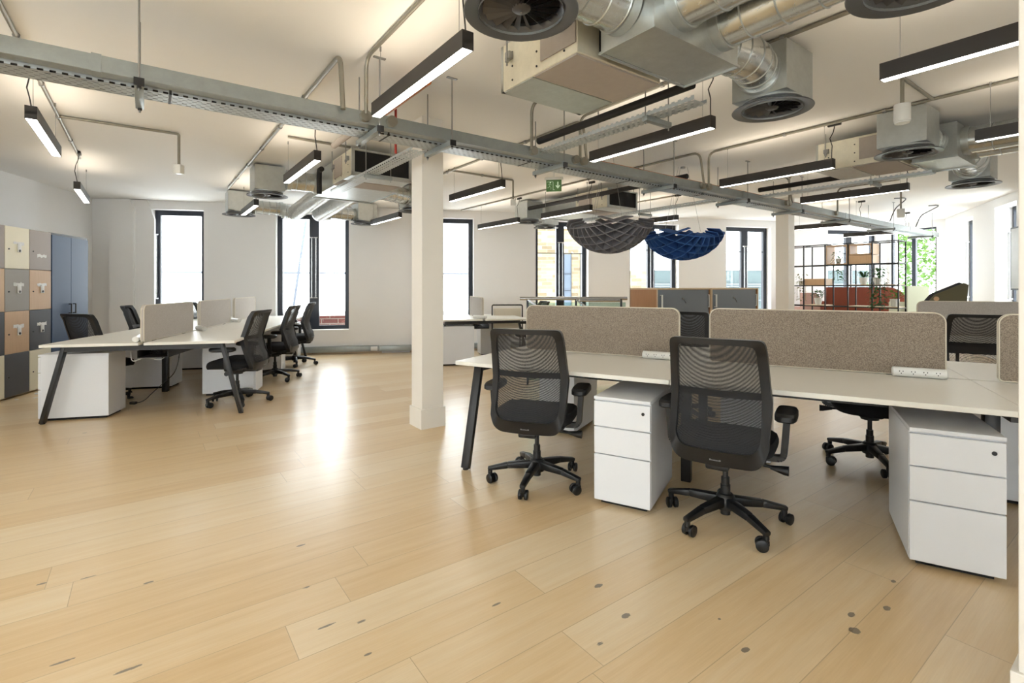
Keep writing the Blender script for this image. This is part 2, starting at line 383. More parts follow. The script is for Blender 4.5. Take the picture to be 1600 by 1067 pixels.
la = math.atan2(BW0[1]-P_LN[1], BW0[0]-P_LN[0])
for a, b in ((2.2, 3.6), (4.4, 5.8)): window(P_LN, la, a, b, .44, 2.6, 2, 1)
# piers on the back wall (with slanted haunches) and the shallow breast between two windows
def on_back(name, mb, mat): return struct(obj(name, mb, mat, loc=(BW0[0], BW0[1], 0), rot=BWA, smooth=False))
on_back('trim_1', MB().prism([(.30, 0), (.30, H-.01), (.60, H-.01), (.66, H-.17), (.66, 0)], -.10, 0.0, 'y'), M_wall)
on_back('trim_2', MB().prism([(.66, 0), (.66, H-.17), (.60, H-.01), (.84, H-.01), (.95, H-.33), (.95, 0)], -.05, 0.0, 'y'), M_wall)
on_back('trim_3', MB().box(4.75, 5.27, -.05, 0, 0, H-.01), M_wall)
# window boards
for i, (a, b, n, bar) in enumerate(bwin):
    on_back('trim_%d' % (4+i), MB().box(a, b, -.0, .15, ZS-.001, ZS+.012), M_wall)
# dado trunking along the foot of the back wall
t = thing('skirting_trunking', 'long grey metal trunking box running low along the foot of the back wall', 'trunking', (BW0[0], BW0[1], 0), BWA)
for k, (a, b) in enumerate(((1.0, 3.3), (3.31, 4.70), (4.71, 5.30), (5.31, 7.6), (7.61, 10.6), (10.61, 13.6))):
    dy = .06 if k == 2 else 0
    obj('cover', MB().box(a, b, -.075-dy, 0-dy*.9, .035, .145, .006), M_trunk, t)
for a in (4.55, 5.22, 9.3): obj('socket_plate', MB().box(a, a+.12, -.085, -.07, .05, .13, .003), M_pvc, t)
struct(on_back('baseboard_back', MB().box(.95, 16.4, -.012, 0, 0, .035), M_lwood))
# ------------------------------------------------------------------ columns
def column(u, v, label, s=.105, p=.12):
    t = thing('column', label, 'column', G(u, v), GA)
    obj('shaft', MB().box(-s, s, -s, s, .17, H-.001, .002, 1), M_col, t, smooth=False)
    obj('plinth', MB().box(-p, p, -p, p, 0, .174, .002, 1), M_col, t, smooth=False)
column(2.053, 4.10, 'cream square column standing in open floor in the middle of the room', )
column(8.75, 4.10, 'cream square column behind the low grey cabinets, beside the open black shelving')
column(2.075, .185, 'cream column at the right edge of the picture, nearest of the columns')
# ------------------------------------------------------------------ long cable trunking, tray and strut brackets
RU = [-3.2, 13.6]
t = thing('cable_trunking', 'long square galvanised cable trunking crossing the whole room under the ceiling', 'cable trunking', G(RU[0], 3.2, 2.315), GA)
x = 0; L = RU[1]-RU[0]
while x < L:
    e = min(x+3.0, L); obj('trunking_length', MB().box(x+.001, e-.001, 0, .08, 0, .083, .002, 1), M_trunk, t, smooth=False)
    if e < L: obj('joint_strap', MB().box(e-.02, e+.02, -.003, .083, -.003, .087), M_trunk, t, smooth=False)
    x = e
for u in (1.15, 1.33, 2.55, 3.02, 3.12, 4.93, 5.05, 6.84, 6.92, 8.4):
    obj('junction_box', MB().cyl((u-RU[0], -.035, .045), (u-RU[0], 0, .045), .036, 20), M_cond, t)
def tray(name, label, loc, rot, L, W, hh=.045):
    t = thing(name, label, 'cable tray', loc, rot)
    obj('tray_bed', MB().box(0, L, 0, W, 0, .0015), M_tray, t, smooth=False)
    for y in (0, W-.0015): obj('tray_flange', MB().box(0, L, y, y+.0015, 0, hh), M_tray, t, smooth=False)
    return t
t = tray('cable_tray', 'long perforated steel cable tray running behind the square trunking', G(RU[0], 3.30, 2.30), GA, L, .17)
for k, (yy, rr) in enumerate(((.02, .010), (.042, .009), (.062, .010), (.084, .009), (.106, .010), (.128, .009), (.149, .010))):
    obj('cable', MB().tube([(i*.6, yy+.008*math.sin(i*1.7+k)*.4, .013) for i in range(int(L/.6)+1)], rr, 6), M_cable, t)
for i in range(12): obj('cable_tie', MB().box(.8+i*1.25, .812+i*1.25, -.002, .172, -.002, .047), M_cable, t, smooth=False)
for i, u in enumerate((-.03, 1.23, 1.77, 2.85, 4.36, 5.79, 7.19, 8.77, 10.7, 12.9)):
    t = thing('strut_bracket', ORD[i]+' slotted steel strut under the long trunking, counting from the left', 'bracket', G(u, 3.13, 2.262), GA, 'strut brackets under the long trunking')
    obj('strut', MB().box(-.02, .02, 0, .42, 0, .036, .003), M_trunk, t)
    obj('end_cap', MB().box(-.022, .022, -.006, .004, -.002, .038), M_blackm, t, smooth=False)
    for yy in (.015, .40):
        obj('threaded_rod', MB().cyl((0, yy, -.025), (0, yy, H-2.262), .005, 8), M_wire, t)
        obj('nut', MB().cyl((0, yy, -.012), (0, yy, 0), .010, 6), M_cable, t)
    obj('ceiling_foot', MB().box(-.04, .04, .005, .025, H-2.262-.008, H-2.262), M_wire, t, smooth=False)
# ------------------------------------------------------------------ conduits on the ceiling
ZC = H-.016
def conduit(label, pts, r=.0125, mat=M_cond, name='conduit', clips=True, rad=.09):
    o = thing(name, label, name.replace('_', ' '))
    p0 = Vector(pts[0]); o.location = p0
    q = arc(pts, rad); obj('pipe', MB().tube([Vector(p)-p0 for p in q], r, 10), mat, o)
    if clips:
        for a, b in zip(pts[:-1], pts[1:]):
            a, b = Vector(a), Vector(b)
            if abs(a.z-b.z) < .01 and a.z > H-.1 and (b-a).length > .8:
                n = int((b-a).length/.9)
                for k in range(1, n+1):
                    p = a+(b-a)*k/(n+1)-p0; dd = (b-a).normalized()*.012
                    obj('saddle_clip', MB().cyl(p-dd, p+dd, r+.006, 10).box(p.x-.012, p.x+.012, p.y-.012, p.y+.012, p.z, p.z+.014), M_wire, o)
    return o
NB = ['over the left desks', 'left of the big column', 'right of the big column', 'over the near right desks', 'beside the distant column']
for i, u in enumerate((-.62, 1.15, 3.06, 5.02, 6.88)):
    if i > 0: conduit('steel conduit on the near ceiling dropping to the trunking, '+NB[i], [G(u, (0, -2, -2, -.9, .2)[i], ZC), G(u, 3.17, ZC), G(u, 3.17, 2.37)])
    else: conduit('steel conduit on the near ceiling running over the trunking at far left', [G(u, 1.5, ZC), G(u, 7.6, ZC)])
for i, u in enumerate((1.33, 3.14, 4.93, 6.96)):
    conduit('steel conduit on the far ceiling rising from the trunking, '+NB[i+1], [G(u-.33 if i == 0 else u, 3.17, 2.37), G(u-.33 if i == 0 else u, 3.22, ZC), G(u-.33 if i == 0 else u, (8.6, 8.2, 8.4, 7.2)[i], ZC)], r=.0125 if i else .016)
conduit('short conduit dropping to the trunking behind the nearest ceiling unit', [G(2.52, 2.3, ZC), G(2.52, 3.17, ZC), G(2.52, 3.17, 2.37)])
conduit('vertical conduit pair dropping to the trunking beyond the distant column', [G(8.4, 2.4, ZC), G(8.4, 3.17, ZC), G(8.4, 3.17, 2.38)])
def sensor(label, u0, u1, v, zb, style='box'):
    o = conduit(label, [G(u0, v, ZC), G(u1, v, ZC), G(u1, v, zb+.08)], name='ceiling_sensor', rad=.02)
    p = Vector(G(u1, v, zb))-Vector(o.location)
    if style == 'box': obj('sensor_head', MB().box(p.x-.035, p.x+.035, p.y-.035, p.y+.035, p.z, p.z+.085, .006), M_pvc, o)
    else:
        obj('sensor_head', MB().cyl((p.x, p.y, p.z), (p.x, p.y, p.z+.12), .05, 24), M_pvc, o)
        obj('sensor_rim', MB().cyl((p.x, p.y, p.z-.012), (p.x, p.y, p.z), .044, 24), M_pvc, o)
sensor('cream sensor block hanging on a conduit over the left desks', -.61, .255, 5.83, 2.35)
sensor('cream sensor block hanging on a conduit right of the big column', 3.1, 4.12, 5.6, 2.38)
sensor('round white sensor on a stem under the nearest right pendant lamp', 5.02, 4.32, 1.22, 2.42, 'r')
sensor('small white sensor on a stem above the far right pendant lamp', 9.4, 9.15, 2.6, 2.30, 'b')
conduit('short branch conduit with connector left of the big column', [G(1.13, 5.3, ZC), G(1.75, 5.3, ZC)], rad=.01)
# ------------------------------------------------------------------ pendant lamps
LAMPS = [(1.18, 1.95, 3.08, 'black linear pendant lamp in front of the trunking, left of the nearest round diffuser'),
 (3.11, 1.93, 3.08, 'black linear pendant lamp hanging below the second round diffuser, before the trunking'),
 (5.04, 1.93, 3.04, 'black linear pendant lamp right of the blue felt shade, in front of the trunking'),
 (6.88, 1.88, 3.02, 'black linear pendant lamp crossing in front of the trunking near the right wall end'),
 (-.60, 4.42, 5.57, 'bright linear pendant lamp nearest the lockers at far left'),
 (1.18, 4.42, 5.60, 'linear pendant lamp beside the square duct box left of the big column'),
 (3.12, 4.42, 5.57, 'linear pendant lamp just right of the big column'),
 (5.08, 5.04, 6.12, 'linear pendant lamp under the middle ceiling unit left of the grey felt shade'),
 (6.93, 4.93, 6.06, 'linear pendant lamp between the grey and the blue felt shades'),
 (-.62, 7.30, 8.45, 'small distant linear pendant lamp above the dark blue cupboard'),
 (1.18, 7.36, 8.50, 'distant linear pendant lamp between two round diffusers at left'),
 (3.18, 7.28, 8.48, 'distant linear pendant lamp right of the tall double window'),
 (5.03, 6.68, 7.92, 'distant linear pendant lamp right of the narrow single window'),
 (10.0, 3.40, 4.50, 'distant linear pendant lamp above the open shelving, beside the column'),
 (12.3, 3.40, 4.52, 'farthest linear pendant lamp above the right end of the open shelving'),
 (3.12, -.16, .97, 'black linear pendant lamp at top right, cut by the near column'),
 (4.99, -.16, .96, 'black linear pendant lamp at right edge below the nearest one'),
 (-.62, 1.95, 3.08, 'linear pendant lamp over the empty floor near the camera')]
LB = 2.33
for i, (u, v0, v1, lab) in enumerate(LAMPS):
    Lh = (v1-v0)/2; t = thing('pendant_lamp', lab, 'pendant lamp', G(u, (v0+v1)/2, LB), GA+PI/2, 'linear pendant lamps')
    mb = MB()
    mb.box(-Lh, Lh, -.03, -.027, 0, .085); mb.box(-Lh, Lh, .027, .03, 0, .085); mb.box(-Lh, -Lh+.003, -.027, .027, 0, .085); mb.box(Lh-.003, Lh, -.027, .027, 0, .085)
    mb.box(-Lh, Lh, -.027, .027, .03, .05)
    obj('housing', mb, M_lamp, t, smooth=False)
    obj('light_diffuser', MB().box(-Lh+.004, Lh-.004, -.0265, .0265, .001, .012), M_down, t, smooth=False)
    obj('uplight_strip', MB().box(-Lh+.004, Lh-.004, -.024, .024, .074, .080), M_up, t, smooth=False)
    for s in (-1, 1): obj('hanging_wire', MB().cyl((s*(Lh-.08), 0, .08), (s*(Lh-.08), 0, H-LB), .0016, 6).cyl((s*(Lh-.08), 0, H-LB-.03), (s*(Lh-.08), 0, H-LB), .006, 8), M_wire, t)
    e = -Lh+.02; top = H-LB-.02
    obj('power_flex', MB().tube([(e, 0, .083), (e-.004, .008, .14), (e-.012, .02, .2), (e+.01, .012, .27), (e-.01, -.01, .33), (e-.02, -.02, top)], .004, 8), M_cable, t)
    obj('flex_connector', MB().box(e-.07, e+.04, -.035, -.005, top-.015, top+.015, .006), M_cable, t)
# ------------------------------------------------------------------ air conditioning
def diffuser(u, v, label, side=(0, 0), zf=2.37, r=.233, box=.17, top=H-.03):
    t = thing('air_diffuser', label, 'air diffuser', G(u, v, zf), GA, 'round swirl diffusers under galvanised boxes')
    obj('plenum_box', MB().box(-box, box, -box, box, .055, top-zf, .002, 1), M_galv, t, smooth=False)
    obj('neck', MB().lathe([(.175, .0), (.175, .02), (.185, .03), (.175, .035), (.175, .056)], seg=40, cap=False), M_galv, t)
    obj('flange', MB().lathe([(.160, .045), (.158, .03), (.168, .014), (.19, .004), (r, 0), (r+.002, .004), (r, .008), (.19, .012), (.176, .03), (.176, .045)], seg=48, cap=False), M_ring, t)
    obj('dark_throat', MB().cyl((0, 0, .044), (0, 0, .046), .17, 32), M_dark, t)
    mb = MB()
    for k in range(18):
        a = 2*PI*k/18; c, s = math.cos(a), math.sin(a); n = Vector((-s, c, 0)); p0 = Vector((c*.035, s*.035, .02)); p1 = Vector((c*.158, s*.158, .02))
        tl = n*.012+Vector((0, 0, .010))
        mb.quad(p0-tl*.5, p1-tl*1.0, p1+tl*1.0, p0+tl*.5)
    obj('vanes', mb, M_vane, t, smooth=False, fix=False)
    obj('hub', MB().lathe([(.0001, .008), (.03, .01), (.042, .02), (.04, .03)], seg=24), M_vane, t)
    obj('hub_screw', MB().cyl((0, 0, .004), (0, 0, .01), .005, 8), M_chrome, t)
def duct(label, pts, r=.115, rib=.14, mat=None, name='spiral_duct', flex=False):
    p0 = Vector(pts[0]); t = thing(name, label, 'duct', p0)
    q = [p-p0 for p in arc(pts, .32, 8)]
    # resample
    out = [q[0]]; 
    for a, b in zip(q[:-1], q[1:]):
        n = max(1, int((b-a).length/(.012 if flex else .05)))
        for k in range(1, n+1): out.append(a+(b-a)*k/n)
    if flex:
        rad = [r+(.011 if (i % 4 < 2) else 0) for i in range(len(out))]
        obj('duct_wall', MB().tube(out, r, 28, True, rad), mat or M_flex, t)
    else:
        obj('duct_wall', MB().tube(out, r, 36), mat or M_spiral, t)
        acc = 0; mb = MB(); any_ = False
        for a, b in zip(out[:-1], out[1:]):
            d = b-a; acc += d.length
            if acc > rib:
                acc = 0; dn = d.normalized()*.004; mb.tube([b-dn, b, b+dn], r, 36, True, [r+.001, r+.005, r+.001]); any_ = True
        if any_: obj('seam_ribs', mb, M_galv, t)
        else: mb.bm.free()
    for e, dd in ((out[0], out[1]-out[0]), (out[-1], out[-2]-out[-1])):
        d = dd.normalized(); obj('collar', MB().tube([e, e+d*.05], r, 32, True, [r+.01, r+.01]), M_galv, t)
    return t
def gbox(name, label, u0, u1, v0, v1, z0, z1, mat=M_galv, part='casing'):
    t = thing(name, label, 'air conditioning', G(u0, v0, z0), GA)
    obj(part, MB().box(0, u1-u0, 0, v1-v0, 0, z1-z0, .002, 1), mat, t, smooth=False); return t
def seams(t, L, W, z=0):
    obj('folded_seam', MB().box(-.008, L+.008, -.008, .0, -.012, .0).box(-.008, L+.008, W, W+.008, -.012, 0).box(-.008, 0, 0, W, -.012, 0).box(L, L+.008, 0, W, -.012, 0), M_galv, t, smooth=False)
def fcu(u0, u1, v0, v1, label, intake):
    """fan coil unit; intake=+1 : grille on the +v side, -1 : on the -v side"""
    z0 = 2.40; t = thing('fan_coil_unit', label, 'fan coil unit', G(u0, v0, z0), GA); W = u1-u0; D = v1-v0; hh = .27
    obj('casing', MB().box(0, W, 0, D, 0, hh, .003, 1), M_casing, t, smooth=False)
    s0, s1 = (D*.55, D) if intake > 0 else (0, D*.45)
    obj('bottom_panel', MB().box(.005, W-.005, s0+.01, s1-.01, -.006, 0), M_galv, t, smooth=False)
    i0, i1 = (0, D*.55) if intake > 0 else (D*.45, D)
    obj('insulation_panel', MB().box(.004, W-.004, i0+.01, i1-.01, -.01, 0), M_ins, t, smooth=False)
    for xa in (-.008, W): obj('side_insulation', MB().box(xa, xa+.008, i0+.01, i0+(i1-i0)*.8, .05, hh-.02), M_ins, t, smooth=False)
    yg = D if intake > 0 else 0; s = 1 if intake > 0 else -1
    obj('air_filter', MB().box(.03, W-.03, min(yg, yg+s*.004), max(yg, yg+s*.004), .03, hh-.02), M_dark, t, smooth=False)
    fr = MB()
    for a, b, c, d in ((0, W, 0, .03), (0, W, hh-.02, hh), (0, .03, 0, hh), (W-.03, W, 0, hh)): fr.box(a, b, min(yg, yg+s*.02), max(yg, yg+s*.02), c, d)
    obj('filter_frame', fr, M_galv, t, smooth=False)
    for x in (-.03, W+.03):
        for y in (.08, D-.08):
            obj('hanger_bracket', MB().box(min(x, 0 if x < 0 else W), max(x, 0 if x < 0 else W), y-.02, y+.02, .16, .20).cyl((x, y, .12), (x, y, H-z0), .005, 8).cyl((x, y, .14), (x, y, .16), .012, 6), M_wire, t)
    for q in ((0.02, .02), (W-.02, .02), (.02, D-.02), (W-.02, D-.02)): pass
    sc_ = MB()
    for zz in (.04, .12, .20):
        for yy in (D*.15, D*.5, D*.85): sc_.cyl((-.004, yy, zz), (0, yy, zz), .006, 8)
    obj('screws', sc_, M_lock, t)
    return t
# system over the near right floor
fcu(1.70, 2.34, 1.78, 2.41, 'pale fan coil unit behind the nearest round diffuser', 1)
t = gbox('supply_plenum', 'large galvanised plenum box between the two near round diffusers', 1.80, 2.48, 1.40, 1.72, 2.40, 2.72); seams(t, .68, .32)
obj('linking_sleeve', MB().box(.05, .45, .32, .385, .03, .26), M_dark, t, smooth=False)
diffuser(1.24, 1.63, 'nearest round swirl diffuser, cut by the top edge of the picture')
diffuser(3.21, 1.585, 'round swirl diffuser under a galvanised box, above the right chairs')
diffuser(2.32, .60, 'round swirl diffuser barely showing at the top edge, right of the spiral ducts')
duct('short spiral duct joining the nearest round diffuser to its plenum', [G(1.41, 1.60, 2.555), G(1.80, 1.58, 2.555)], rib=.08)
duct('bent spiral duct between the near plenum and the second diffuser', [G(2.48, 1.56, 2.56), G(2.75, 1.50, 2.56), G(3.04, 1.58, 2.56)], r=.12, rib=.07)
duct('left one of the two thick spiral ducts leaving the near plenum', [G(1.99, 1.40, 2.555), G(1.99, .46, 2.555)], rib=.17)
duct('right one of the two thick spiral ducts leaving the near plenum', [G(2.32, 1.40, 2.555), G(2.32, .77, 2.555)], rib=.14)
# right-hand system
fcu(5.42, 6.05, 1.58, 2.22, 'pale fan coil unit behind the right middle round diffuser', 1)
t = gbox('supply_plenum', 'galvanised plenum box at right behind the upper pendant lamps', 5.71, 6.33, 1.22, 1.54, 2.40, 2.70); seams(t, .62, .32)
diffuser(5.20, 1.43, 'round swirl diffuser at right below the white cylinder sensor')
diffuser(7.36, 1.44, 'rightmost round swirl diffuser above the right wall windows')
duct('short spiral duct between the right middle diffuser and its plenum', [G(5.37, 1.43, 2.555), G(5.71, 1.40, 2.555)], rib=.08)
duct('bent spiral duct feeding the rightmost diffuser', [G(6.33, 1.38, 2.55), G(6.75, 1.30, 2.55), G(7.19, 1.44, 2.55)], r=.125, rib=.10)
duct('long spiral duct leaving the right plenum toward the near column', [G(5.92, 1.22, 2.555), G(5.92, -.5, 2.555)], rib=.16)
duct('outer long spiral duct beside the right plenum', [G(6.2, 1.22, 2.555), G(6.2, -.1, 2.555)], rib=.16)
# left background system
fcu(1.69, 2.35, 5.09, 5.72, 'fan coil unit with black filter face left of the big column', -1)
t = gbox('supply_plenum', 'wide galvanised plenum behind the left fan coil unit', 1.74, 2.50, 5.80, 6.75, 2.42, 2.70); seams(t, .76, .95)
diffuser(1.21, 6.78, 'round swirl diffuser under the largest left background box')
diffuser(3.22, 6.85, 'round swirl diffuser half hidden behind the big column')
diffuser(1.17, 8.83, 'distant round swirl diffuser nearest the left single window')
diffuser(3.15, 8.78, 'distant round swirl diffuser right of the tall double window')
duct('spiral duct running from left background plenum to its large box', [G(1.38, 6.55, 2.555), G(1.74, 6.55, 2.555)], rib=.09)
duct('spiral duct running from left background plenum behind the big column', [G(2.50, 6.5, 2.555), G(3.05, 6.75, 2.555)], rib=.09)
duct('ribbed flexible duct sloping to the distant left diffuser', [G(1.93, 6.75, 2.53), G(1.98, 8.80, 2.47), G(1.80, 8.83, 2.50)], r=.11, flex=True, name='flexible_duct')
duct('ribbed flexible duct sloping to the distant right diffuser', [G(2.30, 6.75, 2.53), G(2.34, 8.72, 2.47), G(2.50, 8.76, 2.50)], r=.11, flex=True, name='flexible_duct')
duct('spiral duct above the double window, left half', [G(1.80, 8.83, 2.52), G(1.34, 8.83, 2.52)], rib=.09, r=.105)
duct('spiral duct above the double window, right half', [G(2.50, 8.76, 2.52), G(2.98, 8.78, 2.52)], rib=.09, r=.105)
# middle background system
fcu(5.33, 5.97, 4.97, 5.62, 'fan coil unit with black filter face above the grey felt shade', -1)
t = gbox('supply_plenum', 'galvanised plenum behind the middle fan coil unit', 5.45, 6.15, 5.66, 6.5, 2.42, 2.70); seams(t, .70, .84)
diffuser(5.38, 6.85, 'middle round swirl diffuser left of the grey felt shade')
diffuser(6.15, 7.30, 'small distant round swirl diffuser just below the middle one')
# secondary trays with black insulated pipes
def branch(u, v0, v1, lab, plab, zt=2.36, w_=.13):
    t = tray('cable_tray', lab, G(u+w_, min(v0, v1), zt), GA+PI/2, abs(v1-v0), w_, .03)
    p = conduit(plab, [G(u-.01, v0, zt+.09), G(u-.01, v1, zt+.09)], r=.028, mat=M_foam, name='insulated_pipe', clips=False)
    return t
branch(2.62, 3.19, 1.75, 'perforated tray leading from the trunking beside the near ceiling unit', 'thick black insulated pipe beside the near fan coil unit')
branch(6.15, 3.19, 1.50, 'perforated tray leading from the trunking toward the rightmost diffuser', 'thick black insulated pipe beside the right ceiling unit')
t = tray('cable_tray', 'perforated tray sloping away left of the big column', G(1.75, 3.5, 2.29), GA+PI/2, 2.1, .12, .03)
t = tray('cable_tray', 'perforated tray passing over the grey felt shade', G(5.72, 3.5, 2.30), GA+PI/2, 2.6, .12, .03)
for i, (u, v, l) in enumerate(((2.60, 2.1, 'near fan coil'), (6.12, 2.0, 'right fan coil'), (1.62, 4.5, 'left background'), (5.58, 4.6, 'grey felt shade'))):
    t = thing('strut_bracket', 'short slotted strut under the branch tray by the '+l, 'bracket', G(u, v, 2.255 if i > 1 else 2.325), GA)
    obj('strut', MB().box(0, .26, -.02, .02, 0, .034, .003), M_trunk, t)
    for xx in (.01, .25): obj('threaded_rod', MB().cyl((xx, 0, -.02), (xx, 0, H-t.location.z), .004, 8), M_wire, t)
conduit('copper and grey insulated pipe under the ceiling left of the big column', [G(1.49, 3.45, 2.64), G(1.49, 5.0, 2.64)], r=.03, mat=M_ins, name='insulated_pipe', clips=False)
conduit('bare copper pipe joining the trunking left of the big column', [G(1.50, 3.0, 2.62), G(1.50, 4.1, 2.62)], r=.036, mat=M_copper, name='copper_pipe', clips=False)
conduit('thin red conduit dropping behind the trunking left of the column', [G(1.60, 3.75, ZC), G(1.60, 3.75, 2.31)], r=.010, mat=M_red, name='red_conduit', clips=False)
conduit('thin copper pipe laid on top of the long trunking', [G(3.3, 3.245, 2.41), G(7.6, 3.245, 2.41)], r=.008, mat=M_copper, name='copper_pipe', clips=False)
conduit('brown insulated pipe behind the grey felt shade', [G(5.25, 3.6, 2.58), G(5.25, 7.0, 2.58)], r=.032, mat=M_foam, name='insulated_pipe', clips=False)
conduit('black rubber riser pipes hanging beside the left background plenum', [G(1.62, 5.9, 2.60), G(1.62, 6.0, 2.60), G(1.62, 6.0, 2.33)], r=.03, mat=M_foam, name='insulated_pipe', clips=False)
for i, (u, v0, v1, l) in enumerate(((9.9, 2.9, 3.3, 'left'), (11.3, 2.8, 3.3, 'right'))):
    conduit('looping black lamp cable over the trunking end, '+l+' one', [G(u, v0, 2.70), G(u+.3, v0-.1, 2.73), G(u+.7, v1-.2, 2.62), G(u+.8, v1-.1, 2.42)], r=.009, mat=M_cable, name='looped_cable', clips=False, rad=.3)
# ------------------------------------------------------------------ exit sign
t = thing('exit_sign', 'green exit sign with running figure and down arrow hanging under the trunking', 'sign', (.545, 6.5, 2.49), math.radians(-12))
M_green = emit('sign_green', c8(74, 108, 58), .12); M_signw = emit('sign_white', c8(200, 220, 190), .15)
obj('sign_panel', MB().box(-.10, .10, -.004, .004, 0, .15), M_green, t, smooth=False)
obj('sign_housing', MB().box(-.12, .12, -.025, .025, .15, .185, .004), M_pvc, t)
obj('sign_stem', MB().cyl((0, 0, .185), (0, 0, H-2.49), .008, 8), M_pvc, t)
mb = MB(); y0, y1 = -.0055, -.004
mb.prism([(.045, .125), (.06, .125), (.06, .07), (.08, .085), (.08, .07), (.0525, .035), (.025, .07), (.025, .085), (.045, .07)], y0, y1, 'y')
obj('arrow', mb, M_signw, t, smooth=False)
mb = MB(); mb.cyl((-.045, y0, .12), (-.045, y1, .12), .010, 12)
for a, b in (((-.05, .108), (-.055, .07)), ((-.055, .07), (-.035, .05)), ((-.035, .05), (-.04, .025)), ((-.055, .07), (-.07, .05)), ((-.07, .05), (-.088, .05)), ((-.05, .10), (-.03, .085)), ((-.05, .10), (-.072, .092))):
    mb.bar((a[0], (y0+y1)/2, a[1]), (b[0], (y0+y1)/2, b[1]), .0015, .010, up=(0, 1, 0)); 
obj('running_figure', mb, M_signw, t, smooth=False)
mb = MB(); mb.box(-.012, -.008, y0, y1, .02, .13).box(-.09, -.012, y0, y1, .126, .13).box(-.012, .012, y0, y1, .02, .024)
obj('door_outline', mb, M_signw, t, smooth=False)
# ------------------------------------------------------------------ felt shades
def shade(name, label, loc, rot, R, D, mat, cols, n=9, th=.012, inner=.72):
    t = thing(name, label, 'acoustic shade', loc, rot); 
    A = math.radians(66); N = 22
    for ax in (0, 1):
        for k in range(n):
            al = -A+2*A*k/(n-1); dv = Vector((0, math.sin(al), -math.cos(al))); nv = Vector((0, math.cos(al), math.sin(al))); b0 = math.radians(25)
            fr_ = []
            for i in range(N+1):
                b_ = b0+(PI-2*b0)*i/N; ex = Vector((math.cos(b_), 0, 0))+dv*math.sin(b_); q = []
                for rr, sg_ in ((1, -1), (1, 1), (inner, 1), (inner, -1)):
                    p = ex*rr*R+nv*sg_*th/2; p.z *= D/R
                    q.append(Vector((p.y, p.x, p.z)) if ax else p)
                fr_.append(q)
            mb = MB(); V = [[mb.bm.verts.new(p) for p in q] for q in fr_]
            for i in range(N):
                for m_ in range(4): mb.bm.faces.new((V[i][m_], V[i][(m_+1) % 4], V[i+1][(m_+1) % 4], V[i+1][m_]))
            mb.bm.faces.new(V[0][::-1]); mb.bm.faces.new(V[-1])
            obj('felt_rib', mb, mat, t, smooth=False)
    for x, y in ((-R*.5, 0), (R*.5, 0), (0, R*.5)):
        obj('hanging_wire', MB().cyl((x, y, -.05), (x*.25, y*.25, H-loc[2]), .0018, 6), M_wire, t)
    obj('ceiling_hook', MB().cyl((0, 0, H-loc[2]-.02), (0, 0, H-loc[2]), .03, 12), M_wire, t)
    return t
M_felt = plain('dark_grey_felt', c8(116, 114, 118), .95, var=.12, vs=120, bump=.2, bs=200)
M_feltb = plain('royal_blue_felt', c8(48, 88, 150), .95, var=.12, vs=120, bump=.2, bs=200)
shade('felt_shade', 'dark grey waffle-ribbed felt bowl hanging under the ceiling', (1.09, 5.60, 2.05), math.radians(42), .50, .43, M_felt, None, 10, inner=.66)
sb = shade('felt_shade', 'royal blue waffle-ribbed felt bowl hanging right of the grey one', (2.14, 6.25, 2.00), math.radians(14), .50, .42, M_feltb, None, 9, inner=.66)
